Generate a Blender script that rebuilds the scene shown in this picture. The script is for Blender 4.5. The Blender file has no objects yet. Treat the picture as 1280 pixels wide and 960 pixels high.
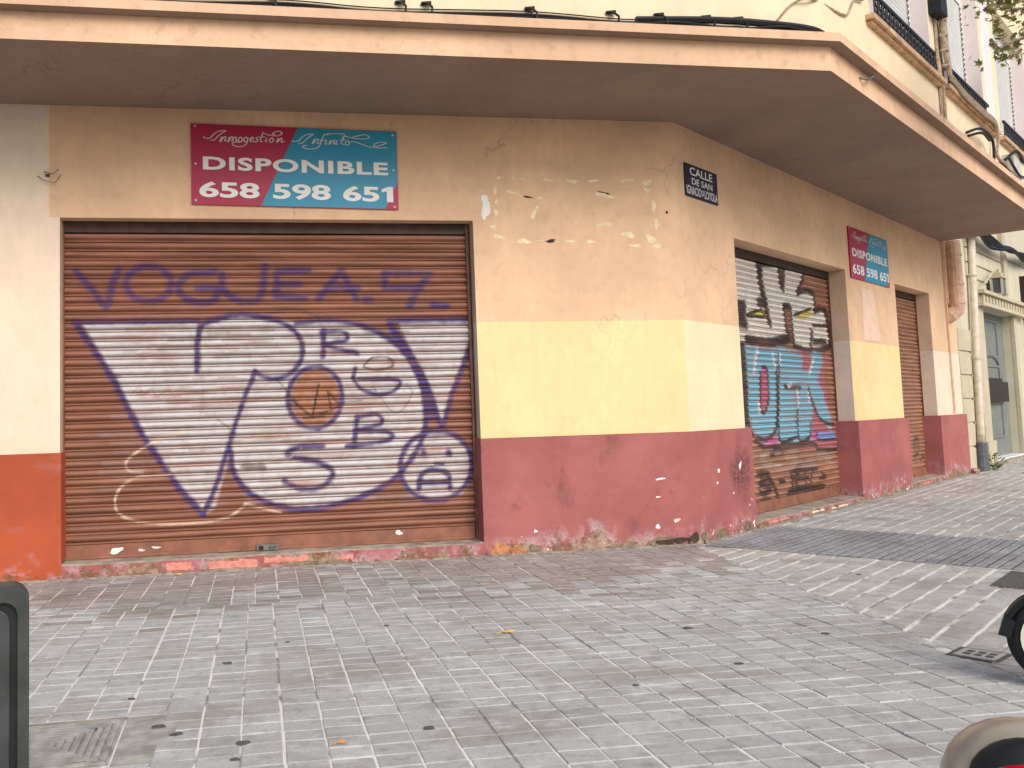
import bpy, bmesh, math, random
import numpy as np
from mathutils import Vector, Matrix
random.seed(7)
rng = np.random.default_rng(5)
S = bpy.context.scene
COL = S.collection
R = math.radians

# ------------------------------------------------------------------ camera
CAM = Vector((-5.0965, -9.7684, 1.5))
YAW, PITCH, ROLL = 0.1703, 0.0779, -0.0299
cd = bpy.data.cameras.new('camera'); cam = bpy.data.objects.new('camera', cd); COL.objects.link(cam)
fw = Vector((math.sin(YAW), math.cos(YAW), 0)); rt = Vector((math.cos(YAW), -math.sin(YAW), 0)); up = Vector((0, 0, 1))
f2 = fw*math.cos(PITCH) + up*math.sin(PITCH); u2 = up*math.cos(PITCH) - fw*math.sin(PITCH)
cx_ = rt*math.cos(ROLL) + u2*math.sin(ROLL); cy_ = u2*math.cos(ROLL) - rt*math.sin(ROLL)
m = Matrix((cx_, cy_, -f2)).transposed().to_4x4(); m.translation = CAM
cam.matrix_world = m
cd.sensor_width = 36; cd.lens = 32.01; cd.shift_x = 0.1155; cd.shift_y = -0.0342
cd.clip_start = 0.05; cd.clip_end = 2000
S.camera = cam

# ------------------------------------------------------------------ light
SUN_EL, SUN_AZ = R(36), R(163)         # azimuth clockwise from +y (seen from above)
W = bpy.data.worlds.new('World'); S.world = W; W.use_nodes = True
nt = W.node_tree
sky = nt.nodes.new('ShaderNodeTexSky'); sky.sky_type = 'NISHITA'; sky.sun_disc = False
sky.sun_elevation = SUN_EL; sky.sun_rotation = SUN_AZ; sky.dust_density = 2.5
nt.links.new(sky.outputs[0], nt.nodes['Background'].inputs[0]); nt.nodes['Background'].inputs[1].default_value = 0.09
ld = bpy.data.lights.new('sun', 'SUN'); ld.energy = 1.5; ld.angle = R(38); ld.color = (1, 0.95, 0.88)
sun = bpy.data.objects.new('sun', ld); COL.objects.link(sun)
sdir = Vector((math.sin(SUN_AZ)*math.cos(SUN_EL), math.cos(SUN_AZ)*math.cos(SUN_EL), math.sin(SUN_EL)))
sun.rotation_euler = sdir.to_track_quat('Z', 'Y').to_euler(); sun.location = (-3, -12, 20)
S.view_settings.view_transform = 'Standard'; S.view_settings.look = 'None'
S.view_settings.exposure = 0.68; S.view_settings.gamma = 1

# ------------------------------------------------------------------ materials
def lin(c):
    return tuple((x/12.92 if x <= .04045 else ((x+.055)/1.055)**2.4) for x in c)
class NT:
    """small helper round a node tree"""
    def __init__(s, name):
        s.m = bpy.data.materials.new(name); s.m.use_nodes = True; s.t = s.m.node_tree
        s.b = s.t.nodes['Principled BSDF']
        g = s.t.nodes.new('ShaderNodeNewGeometry'); s.pos = g.outputs['Position']; s.island = g.outputs['Random Per Island']
    def n(s, k, **kw):
        x = s.t.nodes.new(k)
        for a, v in kw.items(): setattr(x, a, v)
        return x
    def l(s, a, b): s.t.links.new(a, b)
    def put(s, sock, v):
        if hasattr(v, 'is_linked'): s.l(v, sock)
        else: sock.default_value = v
    def noise(s, scale=5, detail=5, rough=.6, vec=None, stretch=None):
        x = s.n('ShaderNodeTexNoise'); x.inputs['Scale'].default_value = scale; x.inputs['Detail'].default_value = detail
        x.inputs['Roughness'].default_value = rough
        v = vec if vec is not None else s.pos
        if stretch:
            mp = s.n('ShaderNodeMapping'); mp.inputs['Scale'].default_value = stretch; s.l(v, mp.inputs[0]); v = mp.outputs[0]
        s.l(v, x.inputs['Vector']); return x.outputs['Fac']
    def ramp(s, v, a, b, lo=0., hi=1.):
        x = s.n('ShaderNodeMapRange'); x.inputs[1].default_value = a; x.inputs[2].default_value = b
        x.inputs[3].default_value = lo; x.inputs[4].default_value = hi; x.interpolation_type = 'SMOOTHSTEP'
        s.put(x.inputs[0], v); return x.outputs[0]
    def math(s, op, a, b=0.):
        x = s.n('ShaderNodeMath', operation=op); s.put(x.inputs[0], a); s.put(x.inputs[1], b); return x.outputs[0]
    def mix(s, f, a, b):
        x = s.n('ShaderNodeMix', data_type='RGBA'); s.put(x.inputs[0], f)
        for sock, v in ((x.inputs[6], a), (x.inputs[7], b)):
            s.put(sock, v if hasattr(v, 'is_linked') else (*v[:3], 1))
        return x.outputs[2]
    def sep(s):
        x = s.n('ShaderNodeSeparateXYZ'); s.l(s.pos, x.inputs[0]); return x.outputs
    def attr(s, name):
        x = s.n('ShaderNodeAttribute'); x.attribute_name = name; return x
    def out(s, col, rough=.85, bump=None, strength=.2, dist=.01, metal=0., spec=.35):
        s.put(s.b.inputs['Base Color'], col if hasattr(col, 'is_linked') else (*col[:3], 1))
        s.put(s.b.inputs['Roughness'], rough); s.b.inputs['Metallic'].default_value = metal
        s.b.inputs['Specular IOR Level'].default_value = spec
        if bump is not None:
            bp = s.n('ShaderNodeBump'); bp.inputs['Strength'].default_value = strength; bp.inputs['Distance'].default_value = dist
            s.l(bump, bp.inputs['Height']); s.l(bp.outputs[0], s.b.inputs['Normal'])
        return s.m
def sc(c, k): return tuple(min(1, x*k) for x in c)

def plaster(name, c, var=.15, stain=(.2, .13, .08), stain_amt=.25, bump=.25, scratch=True):
    k = NT(name)
    big = k.noise(.9, 6, .6); fine = k.noise(60, 3, .6); mid = k.noise(7, 6, .65)
    col = k.mix(k.ramp(big, .3, .7), sc(c, 1-var), sc(c, 1+var*.5))
    col = k.mix(k.math('MULTIPLY', k.ramp(mid, .5, .78), stain_amt), col, stain)
    # rain streaks: noise stretched along z
    rol = k.noise(5, 4, .6, stretch=(1.6, 1.6, .5)); pat = k.noise(1.7, 3, .5)
    col = k.mix(k.ramp(rol, .42, .62, 0, .35), col, sc(c, .86)); col = k.mix(k.ramp(pat, .56, .60, 0, .22), col, sc(c, 1.12))
    st = k.noise(4, 5, .6, stretch=(3, 3, .25))
    col = k.mix(k.math('MULTIPLY', k.ramp(st, .55, .8), stain_amt*.8), col, sc(c, .62))
    if scratch:
        hz = k.noise(3, 6, .7, stretch=(1.2, 1.2, 5))
        col = k.mix(k.math('MULTIPLY', k.ramp(hz, .64, .72), stain_amt*.9), col, sc(c, .55))
    wob = k.n('ShaderNodeTexNoise'); wob.inputs['Scale'].default_value = 2.2; wob.inputs['Detail'].default_value = 6; k.l(k.pos, wob.inputs['Vector'])
    vm = k.n('ShaderNodeVectorMath', operation='MULTIPLY_ADD'); k.l(wob.outputs['Color'], vm.inputs[0]); vm.inputs[1].default_value = (.7, .7, .7); k.l(k.pos, vm.inputs[2])
    vo = k.n('ShaderNodeTexVoronoi'); vo.feature = 'DISTANCE_TO_EDGE'; vo.inputs['Scale'].default_value = .55; k.l(vm.outputs[0], vo.inputs['Vector'])
    crack = k.math('MULTIPLY', k.ramp(vo.outputs['Distance'], .005, .001), k.ramp(k.noise(.8, 3, .5), .50, .60))
    col = k.mix(k.math('MULTIPLY', crack, .4 if scratch else .12), col, sc(c, .35))
    h = k.math('SUBTRACT', k.math('ADD', k.math('MULTIPLY', mid, .6), k.math('MULTIPLY', fine, .25)), crack)
    return k.out(col, .9, h, bump, .012)

def plinth_mat(name, c):
    k = NT(name); z = k.sep()[2]
    big = k.noise(1.3, 6, .6); mid = k.noise(5, 7, .65); fine = k.noise(28, 5, .7)
    col = k.mix(k.ramp(big, .3, .72), sc(c, .85), sc(c, 1.12))
    st = k.noise(3.5, 6, .65, stretch=(1, 1, .6))
    col = k.mix(k.math('MULTIPLY', k.ramp(st, .56, .74), .45), col, (.10, .045, .045))
    hs = k.noise(2.2, 5, .6, stretch=(.7, .7, 3))
    col = k.mix(k.math('MULTIPLY', k.ramp(hs, .55, .75), .35), col, (.42, .17, .17))
    # damp, peeled paint near the ground: ragged edge
    edge = k.math('ADD', z, k.math('MULTIPLY', k.math('SUBTRACT', k.noise(2.2, 5, .65), .5), -.9))
    eff = k.ramp(k.math('ADD', edge, k.math('MULTIPLY', k.math('SUBTRACT', mid, .5), .5)), .30, .10)
    col = k.mix(k.math('MULTIPLY', eff, k.ramp(mid, .42, .6)), col, (.50, .33, .36))
    pe = k.ramp(k.math('ADD', edge, k.math('MULTIPLY', k.math('SUBTRACT', fine, .5), .7)), .10, .02)
    sub = k.mix(k.ramp(k.noise(9, 5, .7), .4, .62), (.20, .10, .055), (.40, .30, .21))
    col = k.mix(pe, col, sub)
    chips = k.math('MULTIPLY', k.ramp(k.noise(17, 3, .6), .73, .75), k.ramp(z, 1.1, .2))
    col = k.mix(chips, col, (.62, .52, .47))
    dd = k.n('ShaderNodeVectorMath', operation='DISTANCE'); k.l(k.pos, dd.inputs[0]); dd.inputs[1].default_value = (1.00, .60, .74)
    blot = k.math('MULTIPLY', k.ramp(k.math('ADD', dd.outputs['Value'], k.math('MULTIPLY', k.math('SUBTRACT', mid, .5), .7)), .42, .12), k.ramp(fine, .38, .6))
    col = k.mix(k.math('MULTIPLY', blot, .8), col, (.07, .03, .028))
    h = k.math('ADD', k.math('MULTIPLY', mid, .7), k.math('MULTIPLY', fine, .4))
    h = k.math('SUBTRACT', h, k.math('MULTIPLY', pe, 1.2))
    return k.out(col, .82, h, .45, .015)

def simple(name, c, rough=.6, var=.15, scale=9, metal=0., bump=.12, dirt=.0, dirtc=(.08, .06, .05), spec=.35):
    k = NT(name); n = k.noise(scale, 5, .6); f = k.noise(scale*6, 3, .6)
    col = k.mix(k.ramp(n, .3, .7), sc(c, 1-var), sc(c, 1+var))
    if dirt: col = k.mix(k.math('MULTIPLY', k.ramp(k.noise(scale*.6, 6, .7), .48, .7), dirt), col, dirtc)
    return k.out(col, rough, k.math('ADD', n, k.math('MULTIPLY', f, .4)), bump, .006, metal, spec)

def paver_mat(name, c):
    k = NT(name)
    oi = k.n('ShaderNodeObjectInfo')
    rnd = k.math('FRACT', k.math('ADD', oi.outputs['Random'], k.math('MULTIPLY', k.island, 7.31)))
    rnd2 = k.math('FRACT', k.math('MULTIPLY', rnd, 13.7))
    col = k.mix(rnd, sc(c, .88), sc(c, 1.10))
    col = k.mix(k.math('MULTIPLY', k.ramp(rnd2, .55, 1.), .35), col, (c[0]*.95, c[1]*.89, c[2]*.86))
    fine = k.noise(55, 6, .75); mid = k.noise(9, 6, .7); big = k.noise(.9, 8, .7, stretch=(.8, 1.5, 1)); drip = k.noise(2.6, 7, .72)
    col = k.mix(k.ramp(fine, .35, .7, 0, .55), col, sc(c, .6))
    col = k.mix(k.math('MULTIPLY', k.ramp(mid, .48, .70), .6), col, (c[0]*.50, c[1]*.475, c[2]*.46))
    col = k.mix(k.math('MULTIPLY', k.ramp(big, .47, .64), .62), col, (c[0]*.55, c[1]*.49, c[2]*.45))
    col = k.mix(k.math('MULTIPLY', k.ramp(drip, .54, .66), .5), col, (c[0]*.48, c[1]*.45, c[2]*.43))
    spk = k.noise(24, 4, .7); col = k.mix(k.ramp(spk, .66, .72, 0, .6), col, sc(c, .38))
    pale = k.ramp(k.noise(2.3, 7, .75), .53, .70, 0, .6)
    col = k.mix(pale, col, sc(c, 1.38))
    h = k.math('ADD', k.math('MULTIPLY', fine, .5), mid)
    return k.out(col, k.ramp(mid, .3, .7, .62, .85), h, .35, .006)

def mortar_mat():
    k = NT('pale_mortar'); n = k.noise(6, 6, .7); f = k.noise(70, 3, .6); b = k.noise(1.7, 5, .6, stretch=(1, 1, 1))
    col = k.mix(k.ramp(n, .35, .7), (.70, .675, .63), (.82, .80, .76))
    col = k.mix(k.ramp(b, .50, .60, 0, .85), col, (.20, .185, .17))
    return k.out(col, .95, f, .3, .004)

def slat_mat(name, c, wr=.6):
    k = NT(name)
    a = k.attr('paint')
    w1 = k.noise(3, 6, .65, stretch=(.35, .35, 5)); w2 = k.noise(38, 5, .7); w3 = k.noise(1.1, 4, .6)
    col = k.mix(k.ramp(w1, .35, .68), sc(c, .72), sc(c, 1.25))
    col = k.mix(k.math('MULTIPLY', k.ramp(w3, .45, .7), .35), col, (c[0]*.8, c[1]*1.05, c[2]*1.15))
    col = k.mix(k.math('MULTIPLY', k.ramp(w2, .58, .75), .4), col, (.09, .05, .035))
    wear = k.math('SUBTRACT', 1., k.math('MULTIPLY', k.ramp(w1, .50, .68), wr))
    wear = k.math('MULTIPLY', wear, k.ramp(w2, .78, .55, .55, 1.))
    lum = k.n('ShaderNodeRGBToBW'); k.l(a.outputs['Color'], lum.inputs[0])
    wear = k.math('MAXIMUM', wear, k.ramp(lum.outputs[0], .30, .12, 0., .93))
    al = k.math('MULTIPLY', a.outputs['Alpha'], wear)
    tint = k.mix(k.ramp(w1, .42, .62, 0, .3), a.outputs['Color'], k.mix(.25, a.outputs['Color'], (.35, .26, .22)))
    col = k.mix(al, col, tint)
    return k.out(col, .5, w2, .12, .004, 0, .4)

C_PEACH = (.78, .53, .345); C_YEL = (.82, .655, .345); C_CREAM = (.83, .70, .47); C_PALE = (.79, .645, .505)
M = dict(
    peach=plaster('peach_plaster', C_PEACH),
    yellow=plaster('yellow_plaster', C_YEL, .06, stain_amt=.10, scratch=False),
    cream=plaster('cream_plaster', C_CREAM, .06, stain_amt=.12, scratch=False),
    pale=plaster('pale_plaster', C_PALE, .06, stain_amt=.10, scratch=False),
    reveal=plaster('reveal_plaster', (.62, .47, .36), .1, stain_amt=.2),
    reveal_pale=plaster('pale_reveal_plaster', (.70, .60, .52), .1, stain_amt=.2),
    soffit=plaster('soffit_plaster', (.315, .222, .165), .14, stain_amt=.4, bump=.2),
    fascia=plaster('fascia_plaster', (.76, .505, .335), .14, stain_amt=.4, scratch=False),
    upper=plaster('upper_cream_plaster', (.86, .71, .50), .05, stain_amt=.15, scratch=False),
    pink=plaster('pink_plaster', (.86, .75, .73), .05, stain_amt=.1, scratch=False),
    red=plinth_mat('red_plinth_paint', (.375, .122, .118)),
    orange=plinth_mat('orange_plinth_paint', (.42, .085, .035)),
    step=simple('worn_concrete', (.36, .31, .25), .9, .25, 6, bump=.4, dirt=.5),
    salmon=simple('salmon_flake', (.66, .26, .21), .9, .2, 20, bump=.4),
    slat_a=slat_mat('brown_shutter_slat', (.255, .103, .064)),
    slat_b=slat_mat('tan_shutter_slat', (.35, .175, .11), .22),
    bar=simple('brown_shutter_bar', (.27, .11, .07), .6, .2, 5, bump=.15, dirt=.5, dirtc=(.14, .085, .06)),
    slat_dark=simple('dark_shutter_housing', (.055, .03, .022), .6, .3),
    rail_brown=simple('brown_guide_rail', (.16, .075, .05), .55, .3, dirt=.4),
    steel=simple('dull_steel', (.22, .22, .21), .45, .3, 15, .7),
    sign_red=simple('crimson_print', (.40, .008, .055), .35, .05, 4, bump=.02),
    sign_blue=simple('cyan_print', (.012, .27, .44), .35, .05, 4, bump=.02),
    white=simple('white_print', (.85, .84, .83), .45, .03, 5, bump=.02),
    offwhite=simple('off_white_print', (.66, .62, .62), .5, .08, 40, bump=.02),
    navy=simple('navy_ceramic', (.022, .020, .048), .3, .2, 20, bump=.05),
    scrap=simple('pale_glue_scrap', (.84, .70, .46), .9, .14, 14, dirt=.3, dirtc=(.6, .45, .28)),
    scrapw=simple('white_paper_scrap', (.85, .83, .80), .9, .04, 12),
    paper=simple('faded_pink_paper', (.80, .58, .46), .9, .06, 6),
    hole=simple('dark_hole', (.06, .04, .03), .9, .4, 20),
    grime=simple('dusty_grime', (.30, .27, .23), .95, .35, 14, bump=.6, dirt=.5),
    brick=simple('exposed_brick', (.50, .22, .10), .95, .4, 14, bump=.8, dirt=.4),
    rubble=simple('crumbled_mortar', (.22, .17, .12), .95, .4, 12, bump=.8, dirt=.5),
    black=simple('black_plastic', (.014, .014, .016), .5, .3),
    iron=simple('black_iron', (.02, .02, .024), .5, .3),
    blind=simple('white_blind', (.76, .76, .75), .5, .05, 4),
    glass=simple('window_glass', (.05, .07, .09), .06, .3, 2, bump=.01, spec=.8),
    sill=simple('terracotta_sill', (.56, .38, .23), .8, .25, 8, bump=.2, dirt=.4),
    cable_tan=simple('dusty_cable', (.42, .33, .24), .8, .3, 25, dirt=.4),
    box_white=simple('grey_white_box', (.62, .60, .56), .5, .15, 12, dirt=.3),
    nb_wall=plaster('greenish_cream_plaster', (.60, .56, .43), .08, (.2, .17, .12), .25),
    nb_trim=plaster('stone_trim', (.56, .49, .36), .1, (.18, .15, .11), .35),
    nb_door=simple('grey_door_paint', (.20, .215, .205), .55, .12, 5, bump=.08, dirt=.25),
    brown_box=simple('dark_brown_metal', (.035, .022, .018), .4, .3),
    pvc=simple('white_drainpipe', (.66, .58, .49), .5, .12, 8, dirt=.45, dirtc=(.3, .2, .13)),
    pipe_grey=simple('grey_pipe_sleeve', (.10, .11, .13), .55, .25, 10),
    pipe_peach=simple('peach_pipe_paint', (.66, .44, .32), .6, .15, 8, dirt=.3, dirtc=(.25, .13, .08)),
    paver=paver_mat('grey_paver', (.50, .51, .505)),
    paver_d=paver_mat('brown_grey_paver', (.38, .355, .335)),  # darker brown-grey pavers, more frequent towards the front wall
    paver_w=paver_mat('pale_paver', (.52, .52, .505)),
    tactile=paver_mat('dark_blue_paver', (.36, .37, .395)),
    tactile_low=paver_mat('dark_blue_groove', (.155, .16, .175)),
    granular=simple('dark_granular_slab', (.11, .105, .10), .9, .5, 60, bump=.7),
    mortar=mortar_mat(),
    ground=simple('street_ground', (.16, .155, .15), .95, .2, 2, bump=.2),
    gum=simple('old_gum', (.10, .097, .10), .8, .2, 30),
    cover=simple('worn_cast_cover', (.38, .37, .345), .8, .22, 10, bump=.5, dirt=.45, dirtc=(.12, .11, .10)),
    castdark=simple('dark_cast_frame', (.10, .095, .09), .7, .3, 20, bump=.3),
    castlight=simple('pale_cast_plate', (.42, .41, .39), .6, .2, 20, bump=.2),
    post=simple('dark_grey_metal', (.040, .044, .045), .5, .25, 9, bump=.06, spec=.4),
    tyre=simple('black_rubber', (.015, .015, .018), .75, .3, 25, bump=.2),
    whitewall=simple('cream_whitewall', (.70, .68, .58), .6, .1, 10),
    beige=simple('dusty_beige_paint', (.37, .33, .265), .24, .15, 7, bump=.05, dirt=.35, dirtc=(.25, .22, .18), spec=.5),
    redlens=simple('red_lamp_lens', (.42, .003, .008), .12, .05, 3, bump=.01, spec=.6),
    leafy=simple('plane_leaf', (.15, .16, .05), .6, .4, 3),
    leafy2=simple('browning_leaf', (.26, .17, .075), .7, .35, 3),
    weed=simple('weed_leaf', (.07, .12, .03), .6, .35, 9),
    bark=simple('plane_bark', (.30, .26, .19), .9, .35, 5, bump=.6, dirt=.4),
    yleaf=simple('yellow_leaf', (.62, .42, .09), .7, .2, 20),
    oleaf=simple('orange_leaf', (.60, .24, .06), .7, .2, 20),
)

# ------------------------------------------------------------------ frames and mesh builder
T = 0.6304; CT, ST = math.cos(T), math.sin(T)
def FA(u, o, z): return (u, -o, z)                         # front wall: u along it, o outward
def FB(s, o, z): return (s*CT + o*ST, s*ST - o*CT, z)      # side-street wall
def FW(x, y, z): return (x, y, z)
WL = {}
def wl(o): return WL.get(o.name, Vector((0, 0, 0))) if o else Vector((0, 0, 0))
class MB:
    def __init__(s): s.v = []; s.f = []; s.mi = []; s.mats = []
    def mid(s, mat):
        if mat not in s.mats: s.mats.append(mat)
        return s.mats.index(mat)
    def add(s, vs, fs, mat):
        b = len(s.v); s.v += [tuple(x) for x in vs]; i = s.mid(mat)
        for k, f in enumerate(fs): s.f.append([b+x for x in f]); s.mi.append(i)
    def prism(s, poly, z0, z1, mat, F=FW, top=None, bot=None, sides=None):
        n = len(poly); vs = [F(p[0], p[1], z0) for p in poly] + [F(p[0], p[1], z1) for p in poly]
        for i in range(n):
            j = (i+1) % n
            s.add([vs[i], vs[j], vs[n+j], vs[n+i]], [(0, 1, 2, 3)], (sides or {}).get(i, mat))
        s.add(vs[:n], [tuple(range(n))], bot or mat); s.add(vs[n:], [tuple(range(n))], top or mat)
    def box(s, F, u0, u1, o0, o1, z0, z1, mat, **kw):
        # sides: 0 = outer(o1 face reversed order) ...
        s.prism([(u0, o1), (u1, o1), (u1, o0), (u0, o0)], z0, z1, mat, F, **kw)
    def tube(s, pts, r, mat, n=6, cap=True):
        pts = [Vector(p) for p in pts]; rings = []
        rad = r if hasattr(r, '__len__') else [r]*len(pts)
        prev = None
        for i, p in enumerate(pts):
            d = (pts[min(i+1, len(pts)-1)] - pts[max(i-1, 0)]); d.normalize()
            a = prev if prev is not None else (Vector((0, 0, 1)) if abs(d.z) < .9 else Vector((1, 0, 0)))
            x = d.cross(a)
            if x.length < 1e-4: x = d.cross(Vector((.3, .9, .1)))
            x.normalize(); y = x.cross(d).normalized(); prev = y
            rings.append([p + (x*math.cos(2*math.pi*k/n) + y*math.sin(2*math.pi*k/n))*rad[i] for k in range(n)])
        vs = [q for rg in rings for q in rg]; fs = []
        for i in range(len(rings)-1):
            for k in range(n):
                fs.append((i*n+k, i*n+(k+1) % n, (i+1)*n+(k+1) % n, (i+1)*n+k))
        if cap: fs += [tuple(range(n)), tuple(range((len(rings)-1)*n, len(rings)*n))]
        s.add(vs, fs, mat)
    def build(s, name, parent=None, smooth=False, recalc=True, bevel=0):
        L = wl(parent); me = bpy.data.meshes.new(name)
        me.from_pydata([(x-L.x, y-L.y, z-L.z) for x, y, z in s.v], [], s.f)
        for q in s.mats: me.materials.append(q)
        me.polygons.foreach_set('material_index', s.mi)
        if recalc:
            bm = bmesh.new(); bm.from_mesh(me)
            bmesh.ops.remove_doubles(bm, verts=bm.verts, dist=1e-5) if smooth else None
            bmesh.ops.recalc_face_normals(bm, faces=bm.faces); bm.to_mesh(me); bm.free()
        if smooth: me.polygons.foreach_set('use_smooth', [True]*len(me.polygons))
        o = bpy.data.objects.new(name, me); COL.objects.link(o)
        if parent: o.parent = parent; WL[o.name] = wl(parent)
        if bevel:
            md = o.modifiers.new('bevel', 'BEVEL'); md.width = bevel; md.segments = 2; md.limit_method = 'ANGLE'
        return o
def thing(name, label, cat, loc=(0, 0, 0), group=None):
    o = bpy.data.objects.new(name, None); COL.objects.link(o); o.location = loc; o.empty_display_size = .2
    WL[o.name] = Vector(loc); return tag(o, label, cat, group)
def tag(o, label=None, cat=None, group=None, kind=None):
    if label: o['label'] = label
    if cat: o['category'] = cat
    if group: o['group'] = group
    if kind: o['kind'] = kind
    return o
def one(F, u0, u1, o0, o1, z0, z1, mat, name, parent, bevel=0):
    b = MB(); b.box(F, u0, u1, o0, o1, z0, z1, mat); return b.build(name, parent, bevel=bevel)
def miter(a, b):       # corner where front plane at outward a meets side plane at outward b  (world x, y)
    y = -a; # FB point: s*ST - b*CT = y
    s_ = (y + b*CT)/ST
    return (s_*CT + b*ST, y)
def A2(u, o): return (u, -o)
def B2(s_, o): p = FB(s_, o, 0); return (p[0], p[1])
def spline(P, k=8, closed=False):
    P = [np.array(p, float) for p in P]; n = len(P); out = []
    rngk = range(n if closed else n-1)
    for i in rngk:
        g = lambda j: P[j % n] if closed else P[min(max(j, 0), n-1)]
        p0, p1, p2, p3 = g(i-1), g(i), g(i+1), g(i+2)
        for t in np.linspace(0, 1, k, endpoint=False):
            out.append(.5*((2*p1) + (-p0+p2)*t + (2*p0-5*p1+4*p2-p3)*t*t + (-p0+3*p1-3*p2+p3)*t**3))
    out.append(P[0] if closed else P[-1]); return out

# ================================================================== GROUND
g = MB(); g.add([(-300, -300, -.03), (300, -300, -.03), (300, 300, -.03), (-300, 300, -.03)], [(0, 1, 2, 3)], M['ground'])
tag(g.build('ground', recalc=False), kind='structure')
pv = MB(); pv.add([(-11, -9.6, -.005), (3, -9.6, -.005), (22, 5, -.005), (17, 14, -.005), (0, .2, -.005), (-11, .2, -.005)], [(0, 1, 2, 3, 4, 5)], M['mortar'])
pave = pv.build('pavement', recalc=False); tag(pave, kind='structure')

def clip(poly, hp):
    for (nx, ny, d) in hp:                                   # keep nx*x + ny*y <= d
        out = []
        for i in range(len(poly)):
            a, b = poly[i], poly[(i+1) % len(poly)]
            da, db = nx*a[0]+ny*a[1]-d, nx*b[0]+ny*b[1]-d
            if da <= 0: out.append(a)
            if da*db < 0:
                t = da/(da-db); out.append((a[0]+(b[0]-a[0])*t, a[1]+(b[1]-a[1])*t))
        poly = out
        if len(poly) < 3: return []
    return poly
def area(p): return abs(sum(p[i][0]*p[(i+1) % len(p)][1]-p[(i+1) % len(p)][0]*p[i][1] for i in range(len(p))))/2
SE0, SE1 = (-.12, -.2), (-1.27, -7.6)
sdx, sdy = SE1[0]-SE0[0], SE1[1]-SE0[1]
# left of the seam: cross(seam dir, p - SE0) <= 0
ln = math.hypot(sdx, sdy); nx_, ny_ = -sdy/ln, sdx/ln         # pointing +x side
seamL = (nx_, ny_, nx_*SE0[0]+ny_*SE0[1]-.006); seamR = (-nx_, -ny_, -(nx_*SE0[0]+ny_*SE0[1])-.006)
HOLES = [(-7.2, -5.54, -5.47, -4.70), (-.90, -.63, -5.0, -4.73)]
tiles = []
def grid(org, ang, du, dv, nu0, nu1, nv0, nv1, hp, mat, joint_a, joint_b, shift=0., vshift=None):
    ca, sa = math.cos(ang), math.sin(ang); rowj = [random.choice((.75, .9, 1., 1.15, 1.3)) for _ in range(97)]
    for i in range(nu0, nu1):
        for j in range(nv0, nv1):
            ga = joint_a[i % len(joint_a)]/2; gb = joint_a[(i+1) % len(joint_a)]/2
            gc = joint_b*rowj[(j+abs(nv0)) % 97]/2
            sh = shift if (vshift is not None and j >= vshift) else 0
            u0, u1, v0, v1 = i*du+ga+sh, (i+1)*du-gb+sh, j*dv+gc, (j+1)*dv-gc
            jt = [random.uniform(-.0025, .0025) for _ in range(4)]
            loc = [(u0+jt[0], v0+jt[1]), (u1+jt[2], v0+jt[1]), (u1+jt[2], v1+jt[3]), (u0+jt[0], v1+jt[3])]
            p = [(org[0]+ca*a-sa*b, org[1]+sa*a+ca*b) for a, b in loc]
            q = clip(p, hp)
            if len(q) < 3 or area(q) < .002: continue
            cxm, cym = sum(x for x, _ in q)/len(q), sum(y for _, y in q)/len(q)
            if any(h[0] < cxm < h[1] and h[2] < cym < h[3] for h in HOLES): continue
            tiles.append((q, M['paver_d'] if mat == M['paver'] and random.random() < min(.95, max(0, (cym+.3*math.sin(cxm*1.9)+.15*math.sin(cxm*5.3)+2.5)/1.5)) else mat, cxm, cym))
hpF = [seamL, (0, 1, -.10), (-1, 0, 8.9), (0, -1, 8.0)]
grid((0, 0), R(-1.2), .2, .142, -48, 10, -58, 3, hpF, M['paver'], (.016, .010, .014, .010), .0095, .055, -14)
nB = (ST, -CT)
offmin = (-nB[0], -nB[1], -.10); offmax = (nB[0], nB[1], 5.2); s0 = (CT, ST, -.12); s0b = (-CT, -ST, .11); s2 = (-CT, -ST, -2.02); smax = (CT, ST, 17.5); s2b = (CT, ST, 2.0); ymin = (0, -1, 7.4)
gb = ((0, 0), T+R(1.2), .195, .142)
for hp in ([seamR, offmin, offmax, s0, ymin], [s2, smax, offmin, offmax], [s0b, s2b, seamR, offmin, (nB[0], nB[1], .13)]):
    a0 = (gb[0], gb[1]-R(90), gb[2], gb[3])
    grid((0, 0), T+R(.8), .142, .195, -60, 125, -30, 2, hp, M['paver_w'], (.014, .016, .014), .024)
def seen(x, y):
    d = Vector((x, y, 0))-CAM; zc = d.dot(f2)
    if zc < .5: return False
    un = d.dot(cx_)/zc*1138.3+492.2; vn = -d.dot(cy_)/zc*1138.3+436.2
    return -20 < un < 1300 and 500 < vn < 985
vis = sorted([t for t in tiles if seen(t[2], t[3])], key=lambda t: (t[2]-CAM.x)**2+(t[3]-CAM.y)**2)
rest = [t for t in tiles if not seen(t[2], t[3])]
def tile_geo(mb, q, mat, dz):
    n = len(q); cxm, cym = sum(x for x, _ in q)/n, sum(y for _, y in q)/n
    k = .004
    ins = [(x+(cxm-x)/max(.01, math.hypot(x-cxm, y-cym))*k, y+(cym-y)/max(.01, math.hypot(x-cxm, y-cym))*k) for x, y in q]
    tl = [random.uniform(-.0018, .0018) for _ in range(2)]
    zz = lambda x, y: dz+tl[0]*(x-cxm)/.1+tl[1]*(y-cym)/.1
    vs = [(x, y, -.02) for x, y in q]+[(x, y, zz(x, y)-.0025) for x, y in q]+[(x, y, zz(x, y)) for x, y in ins]
    fs = []
    for i in range(n):
        j = (i+1) % n; fs += [(i, j, n+j, n+i), (n+i, n+j, 2*n+j, 2*n+i)]
    fs.append(tuple(range(2*n, 3*n))); mb.add(vs, fs, mat)
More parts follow.
